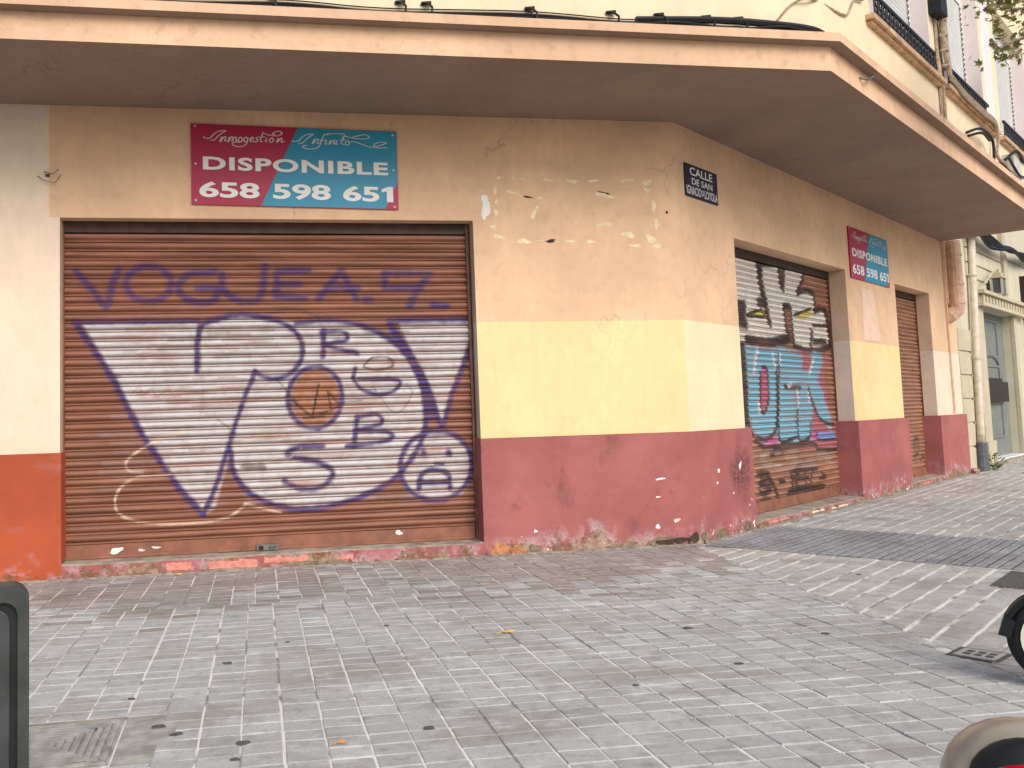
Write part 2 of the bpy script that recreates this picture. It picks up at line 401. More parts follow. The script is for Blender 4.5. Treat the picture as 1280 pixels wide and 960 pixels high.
for q, mat, x, y in vis[:290]:
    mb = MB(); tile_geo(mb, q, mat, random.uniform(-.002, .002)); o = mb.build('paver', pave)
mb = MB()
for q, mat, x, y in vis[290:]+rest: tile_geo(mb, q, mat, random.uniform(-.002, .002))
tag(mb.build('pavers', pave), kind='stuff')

# dark ribbed tactile strip across the side pavement
mb = MB(); mr = MB(); W_ = .2
for i in range(0, 11):
    for j in range(0, 28):
        a0, a1, b0, b1 = -.10+i*W_*.955+.004, -.10+(i+1)*W_*.955-.004, .14+j*W_+.004, .14+(j+1)*W_-.004
        q = [B2(a0, b0), B2(a1, b0), B2(a1, b1), B2(a0, b1)]; q = clip(q, [seamR])
        if len(q) < 4: continue
        tile_geo(mb, q, M['tactile_low'], -.002)
        for k in range(2):
            r0 = b0+.014+k*.096
            mr.box(FB, a0+.004, a1-.004, r0, r0+.064, -.003, .0055, M['tactile'])
        del q
o = mb.build('tactile_paving'); tag(o, kind='structure')
mr2 = mr.build('rib', o); tag(mr2, kind='stuff')
# dark granular slabs by the kerb side
for (a, e, o0, o1) in ((-1.08, -.22, 3.06, 3.62), (-.18, .68, 3.30, 3.9), (-1.08, -.22, 3.66, 4.3)):
    mb = MB(); mb.box(FB, a, e, o0, o1, -.03, .0085, M['granular']); mb.build('dark_slab', pave)
# flattened gum on the pavement
for (x, y, r) in [(-5.71, -4.4, .02), (-5.52, -4.92, .035), (-5.42, -5.06, .032), (-5.1, -5.27, .035), (-5.14, -5.48, .025), (-5.19, -3.78, .035), (-4.79, -3.34, .02), (-4.05, -3.04, .02), (-4.21, -5.29, .03), (-2.96, -4.9, .02), (-1.28, -4.15, .03), (-2.2, -4.66, .03), (-2.05, -3.74, .035), (.35, -2.3, .025)]:
    n = 9; a = random.random()*6; mb = MB()
    ring = [(x+math.cos(a+k*2*math.pi/n)*r*random.uniform(.7, 1.25), y+math.sin(a+k*2*math.pi/n)*r*.8*random.uniform(.7, 1.2)) for k in range(n)]
    mb.prism(ring, -.001, .0042, M['gum']); mb.build('gum_spot', pave)

# ================================================================== CORNER BUILDING
XA0, XA1, ZT, ZY, ZR, ZS = -6.896, -2.474, 3.703, 2.557, 1.269, 4.897
SB = (1.50, 5.664, 8.295, 10.54); SEND = 12.55
OA, OB = 1.669, 1.866
bld = thing('corner_building', 'peach and red painted corner building with rolled down shutters under a wide overhanging storey', 'building', (0, 0, 0))
TH = .36
wm = MB()
def wallA(u0, u1, z0, z1, mat, corner=False, mats=None):
    p = [A2(u0, 0), miter(0, 0) if corner else A2(u1, 0), miter(-TH, -TH) if corner else A2(u1, -TH), A2(u0, -TH)]
    wm.prism(p, z0, z1, mat, sides=mats)
def wallB(s0_, s1_, z0, z1, mat, corner=False, mats=None):
    p = [miter(0, 0) if corner else B2(s0_, 0), B2(s1_, 0), B2(s1_, -TH), miter(-TH, -TH) if corner else B2(s0_, -TH)]
    wm.prism(p, z0, z1, mat, sides=mats)
ZT2 = ZS+.06
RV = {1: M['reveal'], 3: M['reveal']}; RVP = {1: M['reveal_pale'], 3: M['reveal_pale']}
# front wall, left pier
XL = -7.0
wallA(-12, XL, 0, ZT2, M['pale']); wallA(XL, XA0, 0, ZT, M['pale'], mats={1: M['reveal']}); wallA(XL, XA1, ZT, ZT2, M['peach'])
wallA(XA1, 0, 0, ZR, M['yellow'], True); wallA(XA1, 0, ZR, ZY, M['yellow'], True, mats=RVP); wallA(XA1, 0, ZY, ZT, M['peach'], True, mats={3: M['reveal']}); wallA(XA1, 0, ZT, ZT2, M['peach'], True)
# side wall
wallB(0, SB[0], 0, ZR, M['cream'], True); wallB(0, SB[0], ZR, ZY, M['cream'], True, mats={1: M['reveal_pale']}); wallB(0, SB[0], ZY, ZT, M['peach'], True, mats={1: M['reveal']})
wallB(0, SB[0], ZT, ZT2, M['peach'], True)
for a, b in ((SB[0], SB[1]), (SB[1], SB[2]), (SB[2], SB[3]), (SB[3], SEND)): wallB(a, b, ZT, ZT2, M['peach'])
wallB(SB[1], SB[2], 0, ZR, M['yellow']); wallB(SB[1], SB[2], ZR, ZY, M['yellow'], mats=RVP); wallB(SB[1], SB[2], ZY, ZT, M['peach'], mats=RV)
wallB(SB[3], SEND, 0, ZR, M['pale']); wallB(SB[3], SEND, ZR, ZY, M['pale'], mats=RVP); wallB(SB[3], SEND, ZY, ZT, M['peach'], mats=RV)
wm.build('wall', bld)
# plinths (painted bands standing proud)
PD = .06
def plinthA(u0, u1, mat, name='plinth'):
    b = MB(); b.prism([A2(u0, PD), A2(u1, PD), A2(u1, -TH), A2(u0, -TH)], -.02, ZR, mat); return b.build(name, bld)
tag(plinthA(-12, XA0+.02, M['orange']), label='orange red painted base of the pale wall left of the wide shutter')
b = MB(); b.prism([A2(XA1-.02, PD), miter(PD, PD), miter(-TH+.01, -TH+.01), A2(XA1-.02, -TH+.01)], -.02, ZR, M['red']); b.build('plinth', bld)
c = miter(PD, PD); 
b = MB(); b.prism([miter(PD, PD), B2(SB[0]+.05, PD), B2(SB[0]+.05, -TH+.01), miter(-TH+.01, -TH+.01)], -.02, ZR, M['red']); b.build('plinth', bld)
for a, e in ((SB[1]-.05, SB[2]+.05), (SB[3]-.05, SEND+.02)):
    b = MB(); b.box(FB, a, e, -TH+.01, PD, -.02, ZR, M['red']); b.build('plinth', bld)
# door steps
def step(F, u0, u1, zt, o1, o0, mat_front, chips):
    b = MB(); n = 22; us = [u0+(u1-u0)*k/n for k in range(n+1)]
    zt_ = [zt+random.uniform(-.008, .006) for _ in us]
    for k in range(n):
        v = [F(us[k], o1, -.02), F(us[k+1], o1, -.02), F(us[k+1], o1, zt_[k+1]-.012), F(us[k], o1, zt_[k]-.012), F(us[k+1], o1-.02, zt_[k+1]), F(us[k], o1-.02, zt_[k]), F(us[k+1], o0, zt+.012), F(us[k], o0, zt+.012)]
        b.add(v, [(0, 1, 2, 3)], mat_front); b.add(v, [(3, 2, 4, 5), (5, 4, 6, 7)], M['step'])
    s_ = b.build('door_step', bld, recalc=False)
    for (a, e, z0, z1, mt) in chips:
        q = MB(); m_ = 9; t_ = [(a+(e-a)*k/m_) for k in range(m_+1)]
        tops = [z1-abs(random.gauss(0, .012)) for _ in t_]; bots = [z0+abs(random.gauss(0, .008)) for _ in t_]
        vs = [F(t_[k], o1+.003, bots[k]) for k in range(m_+1)]+[F(t_[k], o1+.003, tops[k]) for k in range(m_+1)]
        q.add(vs, [(k, k+1, m_+2+k, m_+1+k) for k in range(m_)], mt); q.build('paint_flake', s_, recalc=False)
    return s_
step(FA, XA0+.02, XA1-.02, .150, .058, -.30, M['red'], [(-5.85, -5.60, .03, .125, M['salmon']), (-5.42, -4.93, .02, .12, M['salmon']), (-4.86, -4.40, .055, .13, M['salmon']), (-4.55, -4.02, -.01, .055, M['rubble']), (-4.10, -3.93, .05, .11, M['salmon'])])
step(FB, SB[0]+.05, SB[1]-.05, .085, .058, -.36, M['red'], [(1.9, 2.6, .03, .07, M['salmon']), (3.4, 3.9, .02, .06, M['scrap']), (4.2, 4.9, .0, .045, M['scrap'])])
step(FB, SB[2]+.05, SB[3]-.05, .105, .058, -.36, M['red'], [(8.9, 9.6, .03, .07, M['salmon'])])
# overhang, fascia, moulding
sl = MB(); E0, E1 = -13., 11.78
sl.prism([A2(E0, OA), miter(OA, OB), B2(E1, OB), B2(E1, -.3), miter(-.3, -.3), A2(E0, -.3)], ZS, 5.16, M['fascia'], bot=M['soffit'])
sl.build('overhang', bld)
co = MB(); pa = [(0, 5.150), (.10, 5.172), (.115, 5.18), (.115, 5.245), (.0, 5.262), (-.3, 5.27)]
def sweep(mb, prof, mat, ua, ub, bases=(OA, OB)):
    st = []
    for d, z in prof: st.append([(*A2(ua, bases[0]+d), z), (*miter(bases[0]+d, bases[1]+d), z), (*B2(ub, bases[1]+d), z)])
    for i in range(len(prof)-1):
        for k in range(2): mb.add([st[i][k], st[i][k+1], st[i+1][k+1], st[i+1][k]], [(0, 1, 2, 3)], mat)
sweep(co, [(-.02, 5.150), (.06, 5.150), (.118, 5.158)], M['soffit'], E0, E1); sweep(co, [(.118, 5.158), (.122, 5.245), (.0, 5.262), (-.3, 5.27)], M['fascia'], E0, E1); co.build('moulding', bld, recalc=False)  # shade under the moulding is put in as the dark soffit colour
# upper storey
UO_A, UO_B = 1.60, 1.80; UT = .40
um = MB()
ZW0, ZW1 = 5.965, 8.36
um.prism([A2(E0, UO_A), miter(UO_A, UO_B), miter(UO_A-UT, UO_B-UT), A2(E0, UO_A-UT)], 5.2, 9.6, M['upper'])
WIN = [(1.42, 4.02), (4.72, 7.16), (8.36, 10.98)]
def ub(s0_, s1_, z0, z1, corner=False):
    p = [miter(UO_A, UO_B) if corner else B2(s0_, UO_B), B2(s1_, UO_B), B2(s1_, UO_B-UT), miter(UO_A-UT, UO_B-UT) if corner else B2(s0_, UO_B-UT)]
    um.prism(p, z0, z1, M['upper'], sides={1: M['pink'], 3: M['pink']})
ub(0, 11.7, 5.2, ZW0, True); ub(0, 11.7, ZW1, 9.6, True); ub(0, WIN[0][0], ZW0, ZW1, True)
ub(WIN[0][1], WIN[1][0], ZW0, ZW1); ub(WIN[1][1], WIN[2][0], ZW0, ZW1); ub(WIN[2][1], 11.7, ZW0, ZW1)
um.build('upper_wall', bld)
# pink painted field beside the windows
for (a, e) in ((7.30, 8.0),):
    one(FB, a, e, UO_B-.01, UO_B+.006, 5.99, 8.3, M['pink'], 'painted_panel', bld)
def window(a, e, ztop, blind_z, sill_a, sill_e):
    fr = MB(); o_ = UO_B-.24
    for (x0, x1, z0, z1) in ((a, a+.07, ZW0, ztop), (e-.07, e, ZW0, ztop), (a+.07, e-.07, ztop-.34, ztop), (a+.07, e-.07, ZW0, ZW0+.08)): fr.box(FB, x0, x1, o_-.06, o_+.03, z0, z1, M['blind'])
    w = fr.build('window', bld)
    one(FB, a+.07, e-.07, o_-.05, o_-.03, ZW0+.08, ztop-.34, M['glass'], 'pane', w)
    bl = MB(); z = ztop-.36; p = .062
    while z-p > blind_z:
        bl.add([FB(a+.09, o_+.012, z), FB(e-.09, o_+.012, z), FB(e-.09, o_+.024, z-p*.5), FB(a+.09, o_+.024, z-p*.5), FB(e-.09, o_+.012, z-p*.9), FB(a+.09, o_+.012, z-p*.9), FB(e-.09, o_+.004, z-p), FB(a+.09, o_+.004, z-p)],
               [(0, 1, 2, 3), (3, 2, 4, 5), (5, 4, 6, 7)], M['blind']); z -= p
    bl.build('roller_blind', w, recalc=False)
    gd = MB()
    zz = ztop-.4
    while zz > ZW0+.3: gd.box(FB, e-.088, e-.072, o_+.03, o_+.042, zz-.05, zz, M['steel']); zz -= .085
    tag(gd.build('guide_rail', w), kind='stuff')
    sm = MB(); sm.box(FB, sill_a, sill_e, UO_B-.2, UO_B+.10, 5.905, 5.965, M['sill']); sm.box(FB, sill_a+.04, sill_e-.04, UO_B-.19, UO_B+.06, 5.87, 5.903, M['sill']); sm.build('sill', w, bevel=.01)
    gu = MB(); oo = UO_B+.05
    gu.box(FB, a-.05, e+.02, oo-.018, oo+.018, 6.235, 6.275, M['iron']); gu.box(FB, a-.03, e, oo-.012, oo+.012, 6.015, 6.035, M['iron'])
    x = a
    while x < e-.05:
        gu.tube([FB(x, oo, 5.965), FB(x, oo, 6.24)], .011, M['iron'], 5)
        for (cxs, cz, rr) in ((x+.055, 6.19, .034), (x+.095, 6.08, .034)):
            gu.tube([FB(cxs+rr*math.cos(q), oo, cz+rr*math.sin(q)) for q in np.linspace(.3, 5.6, 8)], .0085, M['iron'], 4)
        gu.tube([FB(x+.03, oo, 6.21), FB(x+.12, oo, 6.06)], .009, M['iron'], 4); x += .15
    gu.build('window_guard', w)
window(*WIN[0], ZW1, 6.02, 1.22, 4.36); window(*WIN[1], ZW1, 6.66, 4.52, 7.82); window(*WIN[2], ZW1, 6.02, 8.12, 11.3)
# downpipe of the building under the overhang end (thick, peach) with its slim conduit
pp = MB(); pp.tube([FB(12.1, .13, 4.92), FB(12.1, .13, 3.55), FB(12.1, .12, 3.47), FB(12.02, .03, 3.36), FB(12.02, -.1, 3.3)], .155, M['pipe_peach'], 14)
for z in (4.62, 4.0, 3.6): pp.tube([FB(12.1, .13, z-.02), FB(12.1, .13, z+.02)], .17, M['pipe_peach'], 14)
pp.tube([FB(11.72, .03, 4.9), FB(11.72, .03, 3.3), FB(11.75, .03, 1.3)], .018, M['pipe_peach'], 6)
pp.tube([FB(11.86, .03, 4.9), FB(11.86, .03, 3.6)], .02, M['pipe_peach'], 6)
pp.build('rainwater_pipe', bld, smooth=False)

# ------------------------------------------------------------------ graffiti canvases
class Canvas:
    def __init__(s, w, h, src, res=.008):
        s.W, s.H, s.res = w, h, res; s.nx, s.nz = int(w/res)+1, int(h/res)+1
        s.rgb = np.zeros((s.nz, s.nx, 3)); s.a = np.zeros((s.nz, s.nx))
        dst = [(0, h), (w, h), (w, 0), (0, 0)]; A = []
        for (x, y), (u, v) in zip(src, dst):
            A.append([x, y, 1, 0, 0, 0, -u*x, -u*y, u]); A.append([0, 0, 0, x, y, 1, -v*x, -v*y, v])
        A = np.array(A, float); s.h = np.append(np.linalg.solve(A[:, :8], A[:, 8]), 1).reshape(3, 3)
        s.gx, s.gz = np.meshgrid(np.arange(s.nx)*res, np.arange(s.nz)*res)
        s.scale = w/(abs(src[1][0]-src[0][0]))
        n = rng.random((s.nz//6+3, s.nx//6+3)); yi = np.arange(s.nz)/6; xi = np.arange(s.nx)/6
        y0, x0 = yi.astype(int), xi.astype(int); fy, fx = (yi-y0)[:, None], (xi-x0)[None, :]
        s.ns = (n[y0][:, x0]*(1-fy)*(1-fx)+n[y0+1][:, x0]*fy*(1-fx)+n[y0][:, x0+1]*(1-fy)*fx+n[y0+1][:, x0+1]*fy*fx)
    def mp(s, P):
        P = np.array([[p[0], p[1], 1] for p in P], float) @ s.h.T; return P[:, :2]/P[:, 2:]
    def over(s, al, c):
        al = np.clip(al, 0, 1); oa = al+s.a*(1-al)
        k = np.where(oa > 1e-6, al/np.maximum(oa, 1e-6), 0)[..., None]
        s.rgb = s.rgb*(1-k)+np.array(c)*k; s.a = oa
    def dist(s, P, closed=False):
        D = np.full((s.nz, s.nx), 9.)
        if closed: P = np.vstack([P, P[:1]])
        for a, b in zip(P[:-1], P[1:]):
            x0, x1 = int((min(a[0], b[0])-.15)/s.res), int((max(a[0], b[0])+.15)/s.res)+2
            z0, z1 = int((min(a[1], b[1])-.15)/s.res), int((max(a[1], b[1])+.15)/s.res)+2
            sl_ = (slice(max(z0, 0), max(z1, 0)), slice(max(x0, 0), max(x1, 0)))
            gx, gz = s.gx[sl_], s.gz[sl_]
            if gx.size == 0: continue
            d = b-a; L = max(d@d, 1e-9); t = np.clip(((gx-a[0])*d[0]+(gz-a[1])*d[1])/L, 0, 1)
            D[sl_] = np.minimum(D[sl_], np.hypot(gx-a[0]-t*d[0], gz-a[1]-t*d[1]))
        return D
    def stroke(s, P, w, c, al=.95, sp=True, soft=.68, closed=False):
        Q = spline(P, 7, closed) if sp else P
        D = s.dist(s.mp(Q)); r = w*s.scale/2; e = r*soft
        m_ = 1-np.clip((D+(s.ns-.5)*r*.5-(r-e))/(2*e), 0, 1); m_ = m_*m_*(3-2*m_)
        s.over(m_*al, c)
    def fill(s, P, c, al=.9, sp=False, closed=True, soft=.02):
        Q = s.mp(spline(P, 6, True) if sp else P); ins = np.zeros((s.nz, s.nx), bool)
        for a, b in zip(Q, np.roll(Q, -1, 0)):
            if a[1] == b[1]: continue
            cnd = (s.gz < a[1]) != (s.gz < b[1]); xx = a[0]+(s.gz-a[1])*(b[0]-a[0])/(b[1]-a[1])
            ins ^= cnd & (s.gx < xx)
        D = s.dist(Q, True); sd = np.where(ins, -D, D)
        m_ = np.clip(.5-sd/(2*soft), 0, 1)
        s.over(m_*al*(.78+.22*np.clip(s.ns*2, 0, 1)), c)
    def ell(s, cx, cy, rx, ry, w, c, al=.95, a0=0, a1=6.2832):
        s.stroke([(cx+rx*math.cos(t), cy+ry*math.sin(t)) for t in np.linspace(a0, a1, 22)], w, c, al)
    def sample(s, u, z):
        i = np.clip(np.round(z/s.res).astype(int), 0, s.nz-1); j = np.clip(np.round(u/s.res).astype(int), 0, s.nx-1)
        return s.rgb[i, j], s.a[i, j]
PUR = (.030, .018, .145); WHI = (.58, .565, .58); BLK = (.012, .012, .014); CRM = (.66, .52, .40)

def graffiti_front():
    c = Canvas(4.43, 3.56, [(22, 36), (1100, 38), (1138, 888), (48, 915)])
    # silver white fills
    c.fill([(75, 306), (370, 304), (385, 440), (525, 437), (465, 640), (428, 790), (395, 808), (320, 715), (235, 590), (155, 440)], WHI, .93)
    c.fill([(376, 318), (420, 297), (480, 289), (560, 296), (640, 308), (720, 304), (800, 316), (880, 352), (940, 410), (970, 480), (980, 560), (966, 630), (905, 715), (820, 765), (700, 797), (600, 790), (520, 755), (478, 705), (463, 640), (500, 500), (527, 437), (382, 437)], WHI, .95)
    c.fill([(905, 306), (1104, 303), (1100, 370), (1055, 500), (1028, 578), (990, 505), (950, 400)], WHI, .9)
    c.fill([(915, 690), (940, 630), (1010, 598), (1080, 625), (1108, 690), (1085, 765), (1010, 782), (940, 765)], WHI, .85, True)
    # streaks of brown showing through
    for _ in range(170):
        x, y = rng.uniform(90, 960), rng.uniform(310, 790); L = rng.uniform(20, 90)
        c.stroke([(x, y), (x+L, y-1)], rng.uniform(4, 9), (.27, .15, .11), rng.uniform(.12, .5), False, .9)
    for _ in range(70):
        x, y = rng.uniform(120, 950), rng.uniform(315, 780); L = rng.uniform(30, 140)
        c.stroke([(x, y), (x+L, y-2)], rng.uniform(8, 22), random.choice([(.33, .31, .33), (.42, .38, .38), (.30, .22, .20)]), rng.uniform(.08, .3), False, 1.)
    for _ in range(40):
        x, y = rng.uniform(70, 1090), rng.uniform(305, 800); c.stroke([(x, y), (x+rng.uniform(10, 60), y-1)], 7, (.20, .17, .34), rng.uniform(.06, .2), False, 1.)
    for (x, y, L) in ((300, 350, 120), (400, 330, 170), (270, 375, 90), (440, 352, 130), (420, 395, 90), (820, 335, 110), (640, 440, 60)):
        c.stroke([(x, y), (x+L, y-3)], 9, (.18, .17, .17), .5, False, .9)
    # brown hole
    c.fill([(685+66*math.cos(t), 506+74*math.sin(t)) for t in np.linspace(0, 6.1, 20)], (.34, .125, .055), .95)
    P = lambda pts, w=15, al=.95, **k: c.stroke(pts, w, PUR, al, **k)
    P([(52, 304), (220, 303), (372, 302)], 15, .9, sp=False); P([(62, 312), (150, 440), (232, 590), (320, 718), (397, 806)], 17)
    P([(397, 806), (432, 722), (465, 610), (500, 500), (525, 438)], 14); P([(525, 438), (570, 456), (618, 442), (648, 400), (642, 350), (595, 308), (500, 287), (430, 295), (378, 325), (373, 435)], 15)
    P([(630, 310), (700, 303), (780, 310), (870, 345), (935, 405), (970, 480), (982, 560), (968, 632), (908, 716), (820, 765), (700, 797), (600, 790), (520, 755), (475, 700), (465, 640)], 15)
    P([(882, 312), (905, 345), (955, 420), (995, 500), (1018, 575), (1030, 580), (1052, 505), (1085, 420), (1104, 370)], 16); P([(880, 304), (1106, 302)], 15, sp=False)
    P([(893, 330), (925, 380), (975, 470), (1000, 560)], 22, .85)
    c.ell(685, 506, 72, 81, 14, PUR); c.ell(1012, 692, 98, 92, 15, PUR)
    P([(966, 752), (972, 715), (1008, 702), (1045, 716), (1050, 752)], 15); P([(970, 738), (1045, 736)], 14, sp=False)
    for x, y in ((976, 652), (1046, 656)): P([(x, y), (x+2, y+4)], 20)
    P([(1010, 686), (1030, 688)], 9, sp=False)
    P([(706, 328), (704, 398)], 15, sp=False); P([(698, 332), (755, 332), (768, 352), (715, 368), (795, 390)], 13)
    P([(790, 432), (788, 460), (812, 488), (858, 500), (900, 488), (905, 462), (800, 459)], 12); c.stroke([(812, 425), (838, 402), (882, 404), (890, 425), (850, 435), (815, 428)], 6, BLK, .8)
    P([(798, 560), (790, 636)], 14, sp=False); P([(795, 560), (850, 553), (862, 578), (802, 594), (880, 600), (882, 622), (770, 636)], 13)
    P([(708, 634), (645, 636), (616, 656), (700, 678), (735, 708), (702, 742), (650, 745), (608, 724)], 16)
    c.stroke([(622, 512), (678, 558), (693, 472)], 6, BLK, .95, False); c.stroke([(655, 560), (710, 556)], 7, BLK, .9, False)
    c.stroke([(690, 548), (728, 540), (718, 490), (752, 528), (700, 552)], 5, BLK, .9, False); c.stroke([(575, 448), (620, 500), (640, 520)], 3, BLK, .8)
    c.stroke([(560, 282), (620, 272), (690, 290)], 9, (.06, .05, .05), .6)
    c.stroke([(840, 480), (900, 550), (945, 500), (925, 470)], 3, (.1, .1, .1), .7); c.stroke([(500, 684), (550, 686)], 18, (.10, .07, .05), .8, False)
    c.stroke([(430, 560), (480, 600)], 5, BLK, .5, False); c.stroke([(755, 520), (810, 515)], 4, BLK, .6, False)
    c.ell(605, 750, 55, 10, 3, (.15, .15, .15), .6)
    # upper purple lettering
    L = lambda pts, **k: c.stroke(pts, 19, PUR, .82, soft=.6, **k)
    L([(55, 170), (95, 215), (135, 262), (150, 200), (165, 168)]); c.ell(243, 203, 58, 46, 19, PUR, .82)
    L([(412, 172), (345, 180), (320, 214), (350, 248), (408, 250), (422, 216), (372, 214)]); L([(432, 178), (440, 222), (485, 250), (535, 236), (545, 155)])
    L([(660, 168), (578, 172), (575, 238), (652, 242)], sp=False); L([(580, 205), (640, 206)], sp=False)
    L([(690, 246), (748, 166), (790, 244)], sp=False); L([(712, 214), (795, 216)], sp=False); L([(815, 247), (830, 247)], sp=False)
    L([(868, 176), (868, 214)], sp=False); L([(866, 177), (990, 177), (958, 214), (936, 265)], sp=False); L([(885, 215), (965, 216)], sp=False); L([(1000, 262), (1038, 265)], sp=False)
    # cream scrawl low on the left and faint brown tags
    Q = lambda pts, w=7, al=.75: c.stroke(pts, w, CRM, al)
    Q([(345, 590), (290, 605), (225, 640), (196, 668), (205, 690), (238, 695)]); Q([(312, 700), (220, 708), (175, 745), (178, 795), (240, 822), (340, 828), (450, 818), (505, 785)]); Q([(505, 780), (545, 792), (600, 806)])
    Q([(470, 640), (560, 600), (590, 610)], 6, .4); Q([(600, 680), (650, 640)], 5, .4)
    c.stroke([(208, 490), (225, 470), (232, 495), (258, 478), (270, 500), (300, 480), (312, 498), (345, 488)], 5, (.42, .22, .16), .6)
    c.stroke([(350, 490), (400, 486)], 5, BLK, .5, False); c.stroke([(385, 440), (390, 520), (380, 560)], 5, (.2, .25, .22), .35)
    return c
def graffiti_side():
    c = Canvas(3.36, 3.56, [(52, 60), (352, 132), (395, 868), (112, 942)], .008)
    K = 847/150*1/2.667/1.0
    t1 = lambda P: [((x/5.647+910-900)*2.667, (y/5.647+300-290)*2.667) for x, y in P]
    t2 = lambda P: [((x/4.173+910-900)*2.667, (y/4.173+430-290)*2.667) for x, y in P]
    # pale block letters
    c.fill(t1([(50, 120), (190, 150), (205, 300), (235, 420), (265, 520), (285, 600), (240, 540), (215, 180), (340, 175), (360, 320), (380, 320), (383, 185), (500, 205), (515, 240), (480, 365), (540, 350), (595, 375), (605, 490), (650, 480), (680, 540), (705, 730), (640, 775), (540, 780), (470, 755), (440, 600), (430, 480), (385, 470), (400, 600), (405, 690), (280, 725), (120, 715), (85, 730)]), (.78, .77, .72), .97)
    B = lambda P, w=5, **k: c.stroke(P, w*1.05, BLK, .97, soft=.4, **k)
    for P, w in (([(190, 150), (215, 180), (222, 300), (245, 420), (270, 545), (290, 600)], 11), ([(200, 150), (205, 290), (240, 430)], 8), ([(215, 165), (340, 160)], 6), ([(345, 180), (365, 320), (378, 322), (380, 185)], 10), ([(380, 180), (500, 195), (520, 245), (480, 365)], 8), ([(480, 365), (550, 348), (600, 380), (606, 490)], 8), ([(600, 495), (655, 478), (690, 560), (710, 730), (640, 775), (540, 785), (470, 760)], 10), ([(385, 470), (430, 480), (440, 600), (455, 745)], 9), ([(388, 470), (402, 600), (406, 695), (290, 730), (120, 715)], 12), ([(680, 490), (705, 640), (715, 735)], 12), ([(590, 600), (690, 600)], 5), ([(580, 640), (575, 760)], 9), ([(595, 720), (680, 715)], 9), ([(205, 440), (250, 445)], 14), ([(90, 480), (85, 540), (105, 600)], 16), ([(290, 730), (420, 700)], 11)): B(t1(P), w)
    c.fill(t1([(120, 540), (220, 500), (240, 550)]), (.66, .56, .05), .95); B(t1([(115, 535), (220, 497), (245, 552), (120, 545)]), 4, sp=False)
    c.fill(t1([(460, 535), (580, 480), (590, 520), (520, 565)]), (.66, .56, .05), .95); B(t1([(455, 530), (580, 478)]), 4, sp=False)
    c.fill(t1([(390, 490), (430, 490), (438, 640), (410, 640)]), (.30, .13, .08), .9)
    # pink and blue piece
    PK, BL, WH = (.50, .12, .22), (.19, .48, .63), (.75, .78, .80)
    c.fill(t2([(80, 20), (330, 30), (520, 60), (490, 180), (530, 360), (550, 440), (555, 540), (450, 552), (300, 550), (190, 556), (140, 520), (105, 440), (85, 200)]), PK, .72)
    c.fill(t2([(72, 15), (150, 25), (130, 150), (128, 330), (110, 440), (95, 430)]), BL, .95)
    c.fill(t2([(150, 120), (190, 50), (240, 60), (250, 250), (240, 440), (210, 500), (160, 495), (125, 430), (130, 250)]), BL, .95, True)
    c.fill(t2([(160, 160), (190, 150), (205, 280), (180, 370), (160, 320)]), PK, .95, True)
    c.fill(t2([(255, 45), (300, 60), (370, 80), (365, 170), (330, 230), (310, 240), (330, 400), (350, 490), (290, 510), (255, 500)]), BL, .95)
    c.fill(t2([(355, 240), (410, 230), (420, 420), (415, 490), (360, 490)]), BL, .95)
    c.fill(t2([(430, 80), (480, 70), (440, 190), (480, 270), (520, 400), (470, 400), (440, 300), (405, 220)]), BL, .95)
    for q in ([(160, 80), (245, 75), (248, 250), (238, 440), (205, 490), (165, 480)], [(160, 90), (140, 250), (135, 430)], [(262, 60), (370, 90), (325, 235), (345, 480), (265, 495), (258, 70)], [(360, 250), (418, 240), (418, 480), (362, 480)], [(440, 80), (475, 80), (440, 190), (480, 280), (520, 410)], [(330, 160), (440, 190)]): c.stroke(t2(q), 20, BL, .9, False, .4)
    c.fill(t2([(160, 160), (190, 150), (205, 280), (180, 370), (160, 320)]), PK, .95, True)
    c.fill(t2([(455, 465), (548, 460), (550, 490), (460, 498)]), (.10, .36, .75), .95)
    c.fill(t2([(150, 500), (250, 490), (260, 520), (200, 535)]), (.62, .10, .36), .9); c.fill(t2([(420, 470), (455, 465), (460, 500), (430, 505)]), (.62, .10, .36), .9)
    for P, w in (([(150, 500), (190, 508), (225, 485), (245, 430), (250, 250), (240, 120)], 6), ([(255, 60), (258, 250), (262, 505), (350, 490)], 5), ([(355, 250), (360, 490), (415, 492), (425, 420)], 5), ([(160, 160), (165, 330), (182, 372), (205, 300), (195, 150), (172, 132)], 5), ([(410, 230), (440, 330), (480, 400), (545, 420)], 5), ([(140, 520), (190, 555), (240, 548), (300, 540), (440, 520), (460, 552), (555, 545)], 6), ([(455, 465), (460, 500), (550, 492)], 4), ([(75, 15), (90, 220), (105, 430), (140, 515)], 4), ([(290, 232), (370, 236)], 6), ([(215, 582), (270, 575)], 8)): B(t2(P), w)
    for P in ([(148, 40), (130, 120), (128, 160)], [(225, 60), (238, 130)], [(155, 320), (160, 370)], [(355, 250), (357, 330)], [(440, 80), (420, 160)], [(310, 225), (325, 215)], [(262, 60), (265, 110)], [(410, 260), (415, 300)]): c.stroke(t2(P), 6, WH, .95)
    # faint earlier paint and black tag low down
    for _ in range(26):
        x, y = rng.uniform(160, 520), rng.uniform(560, 660); c.stroke(t2([(x, y), (x+rng.uniform(20, 70), y-4)]), rng.uniform(3, 7), random.choice([(.42, .5, .52), (.55, .40, .36), (.35, .32, .3)]), rng.uniform(.3, .6), False, .9)
